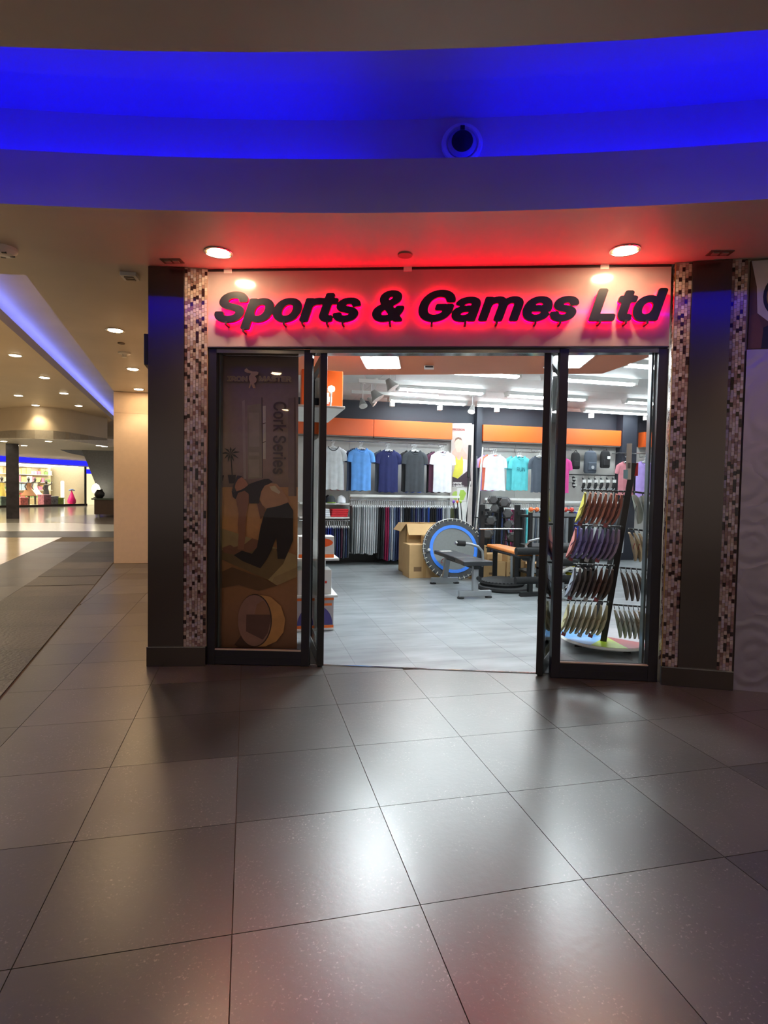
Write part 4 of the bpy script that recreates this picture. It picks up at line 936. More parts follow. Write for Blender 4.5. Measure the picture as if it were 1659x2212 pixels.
# ================================================================== FITNESS GEAR
# boxes by the trampoline
def carton(name, lb, x0, y0, x1, y1, z0, h, tape=True, open_=False, rz=0, group=None, mat=None):
    t = thing(name, lb, 'box', ((x0+x1)/2, (y0+y1)/2, z0), rz, group); a, b = (x1-x0)/2, (y1-y0)/2
    if not open_: part('body', MB().box(-a, -b, 0, a, b, h), mat or CARD, t, bevel=.004)
    else:
        part('body', MB().box(-a, -b, 0, a, b, .01).box(-a, -b, 0, -a+.008, b, h).box(a-.008, -b, 0, a, b, h).box(-a, -b, 0, a, -b+.008, h).box(-a, b-.008, 0, a, b, h), mat or CARD, t)
        part('flap', MB().prism([(-b, h), (-b-.02, h), (-b-.16, h-.17), (-b-.15, h-.175)], -a, a, 'x'), CARD, t); part('flap', MB().prism([(-a, h), (-a-.006, h+.004), (-a-.10, h-.12), (-a-.095, h-.125)], -b, b, 'y'), CARD, t)
    if tape: part('tape', MB().box(-.025, -b-.0015, h*.0+.002, .025, -b-.0002, h-.002).box(-.025, -b, h+.0002, .025, b, h+.0015), KRAFT, t)
    part('print', MB().box(-a*.7, -b-.001, h*.2, -a*.2, -b-.0003, h*.34), M('box_print', (120, 92, 62), .8), t)
    return t
carton('cardboard_box', 'tall open cardboard box behind the trampoline with folded flaps', 2.52, 9.0, 3.25, 9.45, 0, .82, open_=True)
carton('cardboard_box', 'taped cardboard box standing in front of the tall open box', 2.45, 8.54, 2.95, 8.92, 0, .52)
carton('cardboard_box', 'small cardboard box resting on the taped box by the trampoline', 2.73, 8.60, 2.94, 8.85, .521, .12, tape=False)
carton('cardboard_box', 'tall narrow cardboard box right of the trampoline', 3.38, 8.36, 3.66, 8.6, 0, .52)
for k, (x, lb) in enumerate(((3.68, 'cardboard box on the floor under the dumbbell rack, beside the narrow tall box'), (4.03, 'cardboard box on the floor under the dumbbell rack, farther from the trampoline'))):
    carton('cardboard_box', lb, x, 8.42, x+.33, 8.72, 0, .255)
    carton('cardboard_box', 'small cardboard box stacked on top of the %s' % ('box beside the narrow tall box', 'box farther from the trampoline')[k], x+.02, 8.44, x+.28, 8.70, .257, .12, tape=False)
carton('cardboard_box', 'small cardboard box behind the orange bench', 4.42, 8.5, 4.75, 8.8, 0, .2)
# trampoline
tb = gz(976, 1252); tr = thing('trampoline', 'round mini trampoline with a blue ring leaning upright against boxes', 'trampoline', (tb.x, 8.20, .0), R(-7))
tr_t = Matrix.Rotation(R(-17), 4, 'X') @ Matrix.Translation((0, 0, .494))
def tl_(mb): mb.T = tr_t; return mb
circ = lambda r, n=48, y=0: [(r*math.cos(2*PI*k/n), y, r*math.sin(2*PI*k/n)) for k in range(n)]
part('frame', tl_(MB()).tube(circ(.470), .016, 10, True), M('tramp_frame', (90, 90, 92), .3, .8), tr, True)
def annulus(mb, r0, r1, y, th, n=48):
    return mb.lathe([(r0, y), (r1, y), (r1, y-th), (r0, y-th), (r0, y)], n, ax='y', caps=False)
part('skirt', annulus(tl_(MB()), .37, .455, -.004, .006), M('tramp_skirt', (58, 60, 64), .7, var=.2, scale=14), tr)
part('ring', annulus(tl_(MB()), .325, .375, -.012, .006), M('tramp_blue', (42, 122, 230), .5), tr)
part('mat', tl_(MB()).lathe([(.33, -.004), (.33, -.008), (.001, -.008)], 48, ax='y'), M('tramp_mat', (112, 116, 116), .6, var=.05, scale=30), tr)
mb = tl_(MB())
for k in range(40):
    a = 2*PI*k/40; mb.tube([(.44*math.cos(a), -.018, .44*math.sin(a)), (.475*math.cos(a), -.022, .475*math.sin(a)), (.487*math.cos(a), 0, .487*math.sin(a))], .0055, 5)
bung = part('bungee', mb, M('bungee_cord', (206, 204, 190), .6), tr, True); bung['kind'] = 'stuff'
part('leg_cap', tl_(MB()).cyl((-.40, .0, -.03), (-.40, -.10, -.03), .022), M('cap_grey', (176, 178, 178), .4), tr, True)
# silver bench
b1 = thing('weight_bench', 'black padded weight bench with silver frame in front of the trampoline', 'bench', (2.84, 6.84, 0))
part('front_foot', MB().box(-.22, -.03, .025, .22, .03, .10), SILVER, b1, bevel=.006); part('rear_foot', MB().box(-.21, 1.12, .02, .21, 1.18, .09), SILVER, b1, bevel=.006)
for x, y in ((-.19, 0), (.19, 0), (-.18, 1.15), (.18, 1.15)): part('rubber_foot', MB().lathe([(.045, 0), (.045, .018), (.03, .028)], 16, (x, y, 0)), RUBBER, b1, True)
part('front_post', MB().box(-.035, -.03, .10, .035, .03, .41), SILVER, b1, bevel=.004); part('rear_post', MB().bar((.0, 1.15, .09), (0, 1.03, .42), .07, .06), SILVER, b1)
part('spine', MB().box(-.03, -.05, .375, .03, 1.1, .425), BLACK, b1)
part('seat_pad', MB().prism([(-.20, -.10), (.20, -.10), (.16, .34), (-.15, .34)], .425, .485), M('vinyl_black', (34, 36, 40), .35), b1, bevel=.012)
part('back_pad', MB().prism([(-.15, .36), (.16, .36), (.155, 1.24), (-.145, 1.24)], .43, .485), M('vinyl_black', (34, 36, 40)), b1, bevel=.012)
part('pad_label', MB().box(-.10, 1.05, .4855, .08, 1.15, .4865), WPLAST, b1)
part('adjust_knob', MB().cyl((.03, -.035, .26), (.03, -.075, .26), .028, n=14), BLACK, b1, True)
part('hinge_pin', MB().tube([(-.06, 1.05, .38), (-.09, 1.04, .36), (-.10, 1.04, .33), (-.07, 1.04, .32)], .006, 6), M('red_pin', (150, 50, 50), .4), b1, True)
part('curl_arm', MB().tube([(.10, .02, .40), (.11, .02, .52), (.10, .02, .60), (.04, .02, .66), (-.06, .02, .69), (-.16, .02, .70)], .017, 10), SILVER, b1, True)
part('foam_grip', MB().cyl((-.14, .02, .699), (-.24, .02, .705), .036, n=16), FOAM, b1, True); part('grip_end', MB().cyl((-.24, .02, .705), (-.27, .02, .706), .018, n=12), CHROME, b1, True)
# orange bench
b2 = thing('situp_bench', 'orange and black sit-up bench with foam rollers behind the silver bench', 'bench', (3.62, 6.86, 0))
OV = M('vinyl_orange', (222, 132, 60), .4, var=.06)
part('front_foot', MB().box(-.14, -.03, .0, .14, .03, .06), BLACK, b2); part('rear_foot', MB().box(-.15, 1.08, .0, .15, 1.14, .05), BLACK, b2)
part('front_post', MB().box(-.028, -.028, .06, .028, .028, .50), BLACK, b2); part('rear_post', MB().box(-.028, 1.08, .05, .028, 1.13, .50), BLACK, b2)
part('spine', MB().bar((0, -.04, .49), (0, 1.15, .50), .05, .05), BLACK, b2)
part('pad', MB().prism([(-.16, .0), (.13, .0), (.12, 1.20), (-.10, 1.20)], .53, .575), OV, b2, bevel=.015)
part('pad_edge', MB().prism([(-.17, -.02), (.14, -.02), (.13, 1.21), (-.11, 1.21)], .515, .53), M('vinyl_black', (34, 36, 40)), b2)
for k in range(3): part('pad_stripe', MB().box(-.06+.06*k-.008, .1, .5755, -.06+.06*k+.008, 1.15, .577), M('stripe_grey', (150, 140, 134), .5), b2)
for z in (.22, .60): part('foam_roller', MB().cyl((-.24, -.06, z), (.24, -.06, z), .048, n=18), FOAM, b2, True)
part('roller_arm', MB().bar((.0, -.06, .20), (.02, -.05, .62), .03, .03), SILVER, b2)
part('handle', MB().tube([(.0, .05, .48), (-.02, .10, .66), (.02, .08, .72), (.16, .02, .76), (.28, 0, .76)], .016, 10), SILVER, b2, True); part('handle_grip', MB().cyl((.26, 0, .76), (.38, 0, .76), .034, n=14), FOAM, b2, True)
part('side_brace', MB().bar((-.1, .35, .50), (-.06, .42, .18), .03, .03), SILVER, b2)
# balance discs
d1 = thing('twist_board', 'flat black round stepper base on the floor beside the orange bench', 'fitness disc', (3.52, 7.42, 0)); part('plate', MB().lathe([(.36, 0), (.37, .02), (.36, .05), (.32, .062)], 40), RUBBER, d1, True)
d2 = thing('balance_disc', 'knobbly black disc lying on the round stepper base', 'fitness disc', (3.50, 7.45, .063)); part('disc', MB().lathe([(.30, 0), (.315, .03), (.30, .06), (.22, .085), (.01, .09)], 36), RUBBER, d2, True)
mb = MB()
for k in range(36): a = 2*PI*k/36; mb.lathe([(.016, .0), (.014, .014), (.003, .02)], 8, (.295*math.cos(a), .295*math.sin(a), .05))
nb = part('knobs', mb, RUBBER, d2, True); nb['kind'] = 'stuff'
# power stand
ps = thing('squat_stand', 'black upright squat stand with a pale crossbar behind the benches', 'rack', (3.46, 8.12, 0))
for x in (0, .58):
    part('upright', MB().box(x-.035, -.035, .04, x+.035, .035, 1.17), BLACK, ps, bevel=.004); part('hook', MB().box(x-.02, -.09, 1.02, x+.02, -.035, 1.07), BLACK, ps)
part('base_beam', MB().box(-.1, -.03, 0, .72, .03, .045), BLACK, ps); part('crossbar', MB().cyl((-.06, -.05, .80), (.66, -.05, .80), .013), CHROME, ps, True)
for x in (0, .58): part('foot', MB().box(x-.03, -.03, 0, x+.03, .2, .04), BLACK, ps)
# dumbbell rack and hex dumbbells
q0 = aty(1076, 1073, 8.9); dr = thing('dumbbell_rack', 'black A-frame rack holding hexagonal dumbbells behind the squat stand', 'rack', (q0.x+.06, 8.95, 0))
zt = q0.z
for s in (-1, 1):
    part('leg', MB().bar((s*.0, -.02, zt), (s*.16+.05, -.18, 0), .05, .03), BLACK, dr); part('leg', MB().bar((0, .05, zt), (s*.16, .30, 0), .05, .03), BLACK, dr)
part('top_plate', MB().box(-.10, -.05, zt-.02, .12, .08, zt), SILVER, dr)
HEX = M('hex_rubber', (76, 76, 78), .45, var=.1)
def hexbell(p, s, lb, rz, group=None):
    t = thing('hex_dumbbell', lb, 'dumbbell', tuple(p), rz, group)
    for e in (-1, 1): part('head', MB().lathe([(.055*s, e*.045*s), (.075*s, e*.055*s), (.075*s, e*.125*s), (.058*s, e*.14*s)], 6, ax='y'), HEX, t)
    part('handle', MB().cyl((0, -.05*s, 0), (0, .05*s, 0), .016, n=10), CHROME, t, True)
for px, py, s in ((1064, 1079, 1.0), (1092, 1085, 1.1), (1069, 1098, .95), (1097, 1109, 1.1), (1062, 1124, 1.05), (1100, 1133, 1.0), (1055, 1152, 1.1), (1106, 1160, 1.0), (1044, 1112, .75), (1038, 1138, .75)):
    hp = aty(px, py, 8.66); rx, ry = hp.x-dr.location.x, hp.y-dr.location.y
    part('cradle', MB().box(rx-.05, ry-.09, hp.z-.064*s-.014, rx+.05, ry+.11, hp.z-.064*s).box(rx-.012, ry+.10, hp.z-.064*s-.014, rx+.012, ry+.34, hp.z-.064*s), BLACK, dr)
    hexbell(hp, s, 'black hexagonal dumbbell cradled on the A-frame rack', R(-25)+random.uniform(-.2, .2), 'hexagonal dumbbells on the A-frame rack')
# black two-shelf stand on the right with small weights
st = thing('weight_stand', 'black two-tier stand with pale shelf lips behind the orange bench', 'rack', (4.20, 8.0, 0))
for x in (0, .9): 
    for y in (0, .35): part('post', MB().box(x-.025, y-.025, 0, x+.025, y+.025, 1.06), BLACK, st)
for z in (.98, .52, .12): part('shelf', MB().box(-.03, -.03, z, .93, .38, z+.035), BLACK, st); part('shelf_lip', MB().box(.02, -.045, z+.02, .88, -.03, z+.07), SILVER, st)
for k, (x, c, lb) in enumerate(((.12, (226, 110, 60), 'orange'), (.40, (210, 60, 50), 'red'), (.56, (236, 220, 190), 'cream'), (.72, (214, 70, 60), 'scarlet'))):
    t = thing('soft_dumbbell', 'small %s soft dumbbell on the top tier of the black stand' % lb, 'dumbbell', (4.20+x, 8.12, 1.061)); mt = M('neoprene_%s' % lb, c, .6)
    for e in (-1, 1): part('head', MB().tube([(e*.03, 0, .04), (e*.05, 0, .04), (e*.075, 0, .04)], [.03, .04, .03], 12), mt, t, True)
    part('handle', MB().cyl((-.03, 0, .04), (.03, 0, .04), .015), mt, t, True)
# coloured dumbbells and chrome weights near the right window
def softbell(px, py, Y, z, col, lb, s=1.0, rz=.5):
    q = aty(px, py, Y); t = thing('soft_dumbbell', lb, 'dumbbell', (q.x, Y, z), rz); mt = M('neo_%d_%d_%d' % col, col, .45)
    for e in (-1, 1): part('head', MB().tube([(e*.04*s, 0, .05*s), (e*.06*s, 0, .05*s), (e*.10*s, 0, .05*s), (e*.115*s, 0, .05*s)], [.035*s, .05*s, .05*s, .035*s], 12), mt, t, True)
    part('handle', MB().cyl((-.045*s, 0, .05*s), (.045*s, 0, .05*s), .02*s), mt, t, True)
lsh = thing('low_shelf', 'low dark shelf of colourful dumbbells seen left of the flip-flops', 'shelf', (4.05, 7.2, 0))
for z in (.50, .30, .12): part('tier', MB().box(0, 0, z-.03, .75, .3, z), RUBBER, lsh)
for x in (.02, .73): part('side', MB().box(x-.02, 0, 0, x+.02, .3, .52), RUBBER, lsh)
softbell(1226, 1212, 7.3, .501, (236, 40, 140), 'hot pink soft dumbbell on the low shelf', 1.0, .3); softbell(1229, 1227, 7.3, .301, (240, 222, 20), 'yellow soft dumbbell on the low shelf middle tier', 1.1, 1.3)
softbell(1208, 1226, 7.32, .301, (120, 206, 60), 'green soft dumbbell beside the yellow one', 1.0, 1.5); softbell(1232, 1243, 7.3, .121, (242, 226, 30), 'yellow soft dumbbell on the bottom tier of the low shelf', 1.1, 1.4); softbell(1212, 1243, 7.3, .121, (222, 226, 226), 'pale grey soft dumbbell on the bottom tier', 1.1, 1.5)
for k, (px, py) in enumerate(((1232, 1292), (1204, 1292), (1176, 1316))):
    q = gz(px, py); t = thing('chrome_dumbbell', ('ribbed chrome dumbbell lying on the floor nearest the flip-flops', 'ribbed chrome dumbbell on the floor beside the door leaf', 'ribbed chrome dumbbell on the floor by the orange bench')[k], 'dumbbell', (q.x, q.y-.02, .077), R(78))
    for e in (-1, 1):
        for j in range(4): part('plate', MB().lathe([(.072-.012*j, e*(.06+.028*j)), (.076-.012*j, e*(.074+.028*j)), (.072-.012*j, e*(.086+.028*j))], 20, ax='x'), CHROME, t, True)
    part('handle', MB().cyl((-.07, 0, 0), (.07, 0, 0), .016), CHROME, t, True)
# floor frame with black padding right of the orange bench
ft = thing('rowing_frame', 'black padded fitness frame with pale tubes beside the right door leaf', 'fitness machine', (4.27, 7.02, 0))
part('base', MB().box(-.25, -.04, 0, .2, .04, .05), BLACK, ft); part('post', MB().bar((-.1, 0, .05), (-.05, 0, .62), .05, .05), SILVER, ft); part('tube', MB().tube([(-.2, 0, .25), (0, -.03, .35), (.2, 0, .30)], .03, 10), WPLAST, ft, True)
for z in (.20, .42, .60): part('foam_roller', MB().cyl((-.22, -.03, z), (.1, -.03, z), .05, n=16), FOAM, ft, True)
# poles leaning between the poster and the second garment row
def pole(pa, pb, Y, r, mat, lb, grip=None, name='training_pole'):
    a = aty(*pa, Y); b = aty(*pb, Y-.25 if pb[1] > pa[1] else Y); t = thing(name, lb, 'pole', (b.x, b.y, 0)); o = Vector((b.x, b.y, 0))
    part('shaft', MB().cyl(a-o, b-o, r, n=10), mat, t, True)
    if grip:
        d = (a-b).normalized(); g0 = a-d*grip[0]; part('grip', MB().cyl(g0-o, a-o, r*2.2, n=12), grip[1], t, True)
    part('tip', MB().cyl(b-o, b-o+Vector((0, 0, .02)), r*1.3), RUBBER, t)
PY2 = 9.2
pole((1015, 962), (1003, 1226), PY2, .012, BLACK, 'black pole with a thick dark grip leaning in front of the poster', (.55, BLACK)); pole((1043, 966), (1022, 1226), PY2+.05, .014, M('pole_pale', (206, 206, 204), .4), 'pale pole leaning left of the white women\'s top')
pole((1038, 1000), (1014, 1226), PY2+.1, .009, CHROME, 'thin chrome pole between the black and the pale pole'); pole((1016, 1040), (990, 1226), PY2-.16, .010, M('pole_pale', (206, 206, 204)), 'short pale pole leaning across the poster'); pole((1030, 985), (1030, 1226), PY2+.16, .010, M('pole_grey', (110, 112, 114), .4), 'grey pole standing upright by the navy post')
for k, (px, c, lb) in enumerate(((980, (110, 60, 170), 'purple'), (988, (230, 110, 50), 'orange'), (995, (150, 190, 60), 'green'))):
    a = aty(px, 1084, 9.5); t = thing('exercise_stick', 'thin dark exercise stick with a %s ball grip in front of the poster' % lb, 'pole', (a.x, 9.5, 0)); part('shaft', MB().cyl((0, 0, a.z), (.10, -.05, .0), .009, n=8), BLACK, t, True); part('grip', MB().lathe([(.004, -.028), (.019, -.016), (.024, 0), (.019, .016), (.004, .028)], 12, (0, 0, a.z)), M('grip_'+lb, c, .4), t, True)
# ---- left gondola with boxes
gd = thing('gondola_shelf', 'white gondola shelving end beside the open left door leaf', 'shelf', (.20, 5.45, 0))
part('back_panel', MB().box(0, .0, 0, .03, 2.6, 2.0), SLAT, gd)
for z, x1 in ((.026, .62), (.345, .655), (.70, .665), (2.15, .70)): part('shelf', MB().box(.03, 0, z-.022, x1, 2.6 if z < 2 else 1.2, z), WPLAST, gd, bevel=.003)
part('post', MB().box(.0, .0, 0, .04, .04, 2.5), WPLAST, gd)
def prod(name, lb, x0, y0, x1, y1, z0, h, mat, prints):
    t = thing(name, lb, 'box', (x0, y0, z0)); cart = part('carton', MB().box(0, 0, 0, x1-x0, y1-y0, h), mat, t, bevel=.004)
    for (a, b, c, d, m_, nm) in prints: part(nm, MB().box(a*(x1-x0), -.0015, b*h, c*(x1-x0), -.0002, d*h), m_, cart)
    return t
PURP = M('print_purple', (70, 62, 130), .4); ORP = M('print_orange', (232, 110, 40), .4); GRYP = M('print_greybox', (150, 142, 148), .4)
t = prod('ball_box', 'grey and orange gym ball box on the lowest gondola shelf', .46, 5.47, .82, 5.80, .027, .29, M('box_grey', (176, 168, 170), .4), [(0, 0, 1, .09, ORP, 'orange_print'), (0, .92, 1, 1, ORP, 'orange_print'), (.45, .74, .95, .82, ORP, 'orange_print')])
part('ball_print', MB().prism([(.18+.17*math.cos(k*PI/16), .03+.195*math.sin(k*PI/16)) for k in range(17)], -.002, -.0003, 'y'), PURP, t)
prod('white_box', 'white boxed scale with a red dot on the gondola shelf', .48, 5.50, .80, 5.75, .347, .235, WPLAST, [(.5, .2, .53, .8, M('print_grey', (120, 120, 124), .4), 'text_print'), (.62, .3, .65, .8, M('print_grey', (120, 120, 124)), 'text_print'), (.80, .45, .86, .55, M('print_red', (200, 60, 50), .4), 'red_print')])
prod('white_box', 'plain white box behind the boxed scale on the gondola shelf', .50, 5.95, .80, 6.2, .347, .29, WPLAST, [(.1, .3, .5, .4, M('print_grey', (120, 120, 124)), 'text_print')])
t = prod('orange_box', 'white box with orange gloves picture on the upper gondola shelf', .48, 5.50, .82, 5.70, .702, .205, WPLAST, [(0, 0, 1, .16, ORP, 'orange_print'), (.3, .2, .5, .5, M('print_grey', (120, 120, 124)), 'text_print')])
part('glove_print', MB().prism([(.2+.13*math.cos(k*PI/8), .145+.045*math.sin(k*PI/8)) for k in range(16)], -.002, -.0003, 'y'), M('print_bright_orange', (250, 100, 40), .4), t)
prod('white_box', 'narrow white pack lying behind the orange gloves box', .55, 5.85, .80, 6.0, .702, .17, WPLAST, [(.1, .3, .5, .4, M('print_grey', (120, 120, 124)), 'text_print')])
prod('orange_lightbox', 'orange box with white marks on the top gondola shelf', .50, 5.60, .90, 5.72, 2.151, .36, ORANGE, [(.58, .1, .66, .4, WPLAST, 'white_print'), (.66, .15, .74, .3, WPLAST, 'white_print')])  # two small white patches on the front face
q = aty(716, 840, 5.5); t = thing('white_glow', 'glowing white bulb shape in front of the orange top box', 'lamp', (q.x, 5.5, q.z)); part('bulb', MB().lathe([(.004, -.03), (.028, -.02), (.034, 0), (.028, .02), (.004, .03)], 14), EM('glow_white', (1, .97, .9), 12), t, True); part('stem', MB().cyl((0, .01, -.03), (0, .05, 2.151-q.z), .008, n=8), WPLAST, t)  # small emissive shape added for a bright white spot

# ================================================================== FLIP-FLOP DISPLAY
DP = Vector((2.98, 4.36, 0)); DA = R(-38); DN = Matrix.Rotation(DA, 3, 'Z') @ Vector((0, 1, 0)); DMI = frame(DP, DA).inverted()
def dpt(px, py): return DMI @ onplane(px, py, DP, DN)
ds = thing('flip_flop_stand', 'black leaning display stand hung with flip-flops in the right window', 'display stand', tuple(DP), DA)
a, b = dpt(1368, 1000), dpt(1300, 1404)
part('spine_board', MB().bar((a.x, .03, a.z), (b.x, .03, b.z), .05, .05, (0, 1, 0)), BLACK, ds)
part('rear_strut', MB().bar((a.x-.05, .05, a.z-.3), (b.x-.10, .28, .1), .03, .03), BLACK, ds)
pc = dpt(1305, 1412)
sect = ((150, 215, (70, 140, 200)), (215, 255, (110, 160, 210)), (255, 300, (166, 196, 40)), (300, 345, (150, 22, 20)), (345, 510, (160, 160, 165)))
bc = (pc.x, .20)
part('base_disc', MB().lathe([(.39, .06), (.40, .07), (.39, .085)], 40, (bc[0], bc[1], 0)), WPLAST, ds)
for a0, a1, c in sect:
    n = 8; part('base_print', MB().prism([bc]+[(bc[0]+.385*math.cos(R(a0+(a1-a0)*k/n)), bc[1]+.385*math.sin(R(a0+(a1-a0)*k/n))) for k in range(n+1)], .0855, .087), M('base_print_%d' % a0, c, .35), ds)
part('base_foot', MB().box(bc[0]-.25, bc[1]-.15, 0, bc[0]-.19, bc[1]+.15, .06).box(bc[0]+.15, bc[1]-.15, 0, bc[0]+.21, bc[1]+.15, .06), BLACK, ds)
def card(px0, py0, px1, py1, mat, nm, y=.0):
    a, b = dpt(px0, py0), dpt(px1, py1); part(nm, MB().box(min(a.x, b.x), y, b.z, max(a.x, b.x), y+.004, a.z), mat, ds)
card(1354, 958, 1363, 1036, WPLAST, 'sign_card', -.01); card(1356, 1000, 1362, 1012, M('print_grey', (120, 120, 124)), 'card_print', -.012); card(1361, 1000, 1378, 1028, M('red_card', (204, 30, 40), .4), 'red_card', .01); card(1347, 1015, 1356, 1034, M('print_paleblue', (150, 200, 215), .4), 'card_print', -.012)
def sole_mesh(mat):
    out = [(-.028, .0), (-.036, .03), (-.030, .09), (-.040, .18), (-.036, .235), (-.014, .265), (.016, .262), (.036, .23), (.040, .17), (.030, .09), (.036, .03), (.028, .0), (.0, -.008)]
    mb = MB(); n = len(out)
    bend = lambda v: -.038*math.sin((v/.265)*PI*.85)+.012*(v/.265)
    vs = [(u, bend(v)+d, -v) for d in (0, .017) for u, v in out]
    mb.add(vs, [tuple(range(n)), tuple(range(n, 2*n))[::-1]]+[(i, (i+1) % n, n+(i+1) % n, n+i) for i in range(n)])
    return mb.mesh('sole', mat, True, 50)
def strap_mesh(mat):
    return MB().tube([(-.033, -.018, -.10), (-.028, .001, -.135), (-.008, .003, -.175), (0, -.012, -.215), (.008, .003, -.175), (.028, .001, -.135), (.033, -.018, -.10)], .005, 6, sq=(1, .6)).mesh('strap', mat, True)
FFM = {}
def flip(px, py, col, scol, lb, group, rz, tagk=0, dy=0.0, tilt=.35):
    q = dpt(px, py); wpos = frame(DP, DA) @ Vector((q.x, -.06+dy, q.z))
    t = thing('flip_flop', lb, 'flip-flop', tuple(wpos), DA+rz, group); t.rotation_euler[0] = tilt; t.scale = (.9, .9, .9) if tilt < 0 else (1, 1, 1)
    if col not in FFM: FFM[col] = sole_mesh(M('foam_%d_%d_%d' % col, col, .6, var=.05))
    if ('s', scol) not in FFM: FFM[('s', scol)] = strap_mesh(M('strap_%d_%d_%d' % scol, scol, .4))
    sole = part('sole', FFM[col], None, t); part('strap', FFM[('s', scol)], None, sole)
    part('hook', HK, None, t)
    if tagk: part('tag', TAGS[tagk-1], None, t)
HK = MB().tube([(0, .006, -.006), (0, .006, .03), (.03, .006, .04), (.062, .006, .032)], .004, 6).mesh('hook', BLACK, True)
TAGS = [MB().box(-.003, -.012, -.292, .003, .024, -.258).mesh('tag', M('tag_print', (170, 84, 90), .4, var=.5, scale=40)), MB().box(-.003, -.012, -.294, .003, .024, -.258).mesh('tag', WPLAST)]
def bars(pa, pb): 
    a, b = dpt(*pa), dpt(*pb); part('hook_bar', MB().cyl((a.x, .0, a.z), (b.x, .0, b.z), .008, n=8), BLACK, ds, True)
LR = (  # left-face rows: x range, top y, n, sole colours
    (1268, 1346, 1066, 8, [(206, 196, 90), (196, 126, 96), (190, 120, 92), (182, 110, 88), (200, 128, 100), (176, 104, 86), (186, 112, 92), (170, 100, 84)], (150, 90, 74), 'orange-brown', 'top row'),
    (1248, 1340, 1142, 9, [(198, 130, 126), (160, 150, 206), (150, 140, 190), (146, 128, 176), (136, 118, 168), (150, 140, 196), (140, 122, 160), (146, 130, 164), (160, 140, 160)], (90, 80, 130), 'lilac', 'second row'),
    (1246, 1326, 1226, 8, [(150, 156, 170), (120, 112, 110), (104, 94, 90), (96, 84, 80), (92, 78, 72), (110, 70, 60), (96, 74, 64), (88, 70, 62)], (60, 52, 52), 'dark grey', 'third row'),
    (1232, 1314, 1304, 8, [(206, 200, 160), (214, 208, 172), (208, 200, 166), (216, 208, 176), (206, 198, 160), (212, 204, 170), (204, 196, 158), (210, 204, 166)], (170, 140, 110), 'cream', 'bottom row'))
for x0, x1, y, n, cols, sc_, nm, rw_ in LR:
    bars((x0-8, y-8), (x1+6, y-4))
    for k in range(n):
        c = cols[k % len(cols)]
        lb = '%s flip-flop hanging in the %s left of the black spine' % (nm, rw_)
        if rw_ == 'top row' and k == 0: lb = 'yellow flip-flop hanging first in the top row'
        if rw_ == 'second row' and k == 0: lb = 'rose flip-flop hanging first in the second row'
        flip(x0+(x1-x0)*k/(n-1), y+4*k/n, c, sc_, lb, '%s flip-flops, %s' % (nm, rw_), R(94), tagk=(0, 1, 0, 0, 2, 0, 1, 0, 0)[k % 9], tilt=.30)
RR = ((1372, 1408, 1070, 3, (158, 164, 156), (120, 126, 120), 'sage green', 'top row', 25), (1362, 1404, 1150, 5, (206, 190, 160), (160, 50, 56), 'cream with red strap', 'second row', 62), (1344, 1402, 1234, 6, (112, 104, 100), (60, 56, 54), 'taupe', 'third row', 62), (1330, 1402, 1314, 8, (190, 178, 156), (120, 96, 80), 'beige', 'bottom row', 62))
for x0, x1, y, n, c, sc_, nm, rw_, an in RR:
    bars((x0-6, y-8), (x1+4, y-2))
    for k in range(n):
        cc_ = c if not (rw_ == 'bottom row' and k < 4) else (196, 204, 200)
        nm2 = nm if cc_ == c else 'pale grey'
        flip(x0+(x1-x0)*k/(n-1), y+5*k/n, cc_, sc_, '%s flip-flop hanging in the %s right of the black spine' % (nm2, rw_), '%s flip-flops, right %s' % (nm2, rw_), R(an+36), dy=.0, tilt=-.2)


# ================================================================== CORRIDOR AND ATRIUM ON THE LEFT
t = thing('wall_left.001', 'cream wall end beyond the corridor lit by a downlight', 'wall', (-2.26, 10.83, 0), kind='structure')
part('wall_core', MB().box(0, 0, 0, 1.54, .5, 2.985), CREAM, t); part('panel_joint', MB().box(.0, -.002, 2.62, 1.54, 0, 2.624), M('joint_brown', (150, 124, 100), .6), t)
single('projecting_sign', MB().box(-.760, 4.64, 2.27, -.728, 5.1, 2.50), BLACK, 'thin black projecting sign seen edge-on left of the steel pillar', 'sign', bevel=.004)
ATP = M('atrium_plaster', (196, 176, 148), .5, var=.06, scale=.8)
# blue cove lip of the atrium ceiling
ZA = 4.0
la, lb_ = gz(0, 690, ZA), gz(236, 900, ZA); dv = (lb_-la).normalized(); l0 = la-dv*8; l1 = lb_+dv*4
topl = [gz(x, y, ZA) for x, y in ((-60, 884), (0, 882), (35, 878.5), (75, 877.5), (115, 880), (150, 885), (190, 894), (232, 904))]
far = [(-80, 60), (-40, 60)]
poly = [(l0.x, l0.y), (l1.x, l1.y), (l1.x-.5, l1.y+8), (-30, 40), (-40, 8), (-30, 0)]
t = tag(link('ceiling.005', tri_prism(poly, ZA, ZA+.18, ATP, 'atrium_ceiling')), 'warm curved atrium ceiling with rows of downlights beyond the corridor', 'ceiling', kind='structure')
mb = MB(); u_ = Vector((dv.y, -dv.x, 0))
mb.add([l0+Vector((-u_.x*1.2, -u_.y*1.2, .40)), l1+Vector((-u_.x*1.2, -u_.y*1.2, .40)), l1+Vector((u_.x*3.2, u_.y*3.2, .40)), l0+Vector((u_.x*3.2, u_.y*3.2, .40))], [(0, 1, 2, 3)])
mb.add([l0+Vector((-u_.x*1.2, -u_.y*1.2, .1)), l1+Vector((-u_.x*1.2, -u_.y*1.2, .1)), l1+Vector((-u_.x*1.2, -u_.y*1.2, .40)), l0+Vector((-u_.x*1.2, -u_.y*1.2, .40))], [(0, 1, 2, 3)])
cv = single('ceiling.006', mb.mesh('atrium_cove', M('cove_plaster', (194, 186, 176)), fix=False), None, 'grey-blue cove ceiling lit from behind the atrium lip', 'ceiling', kind='structure')
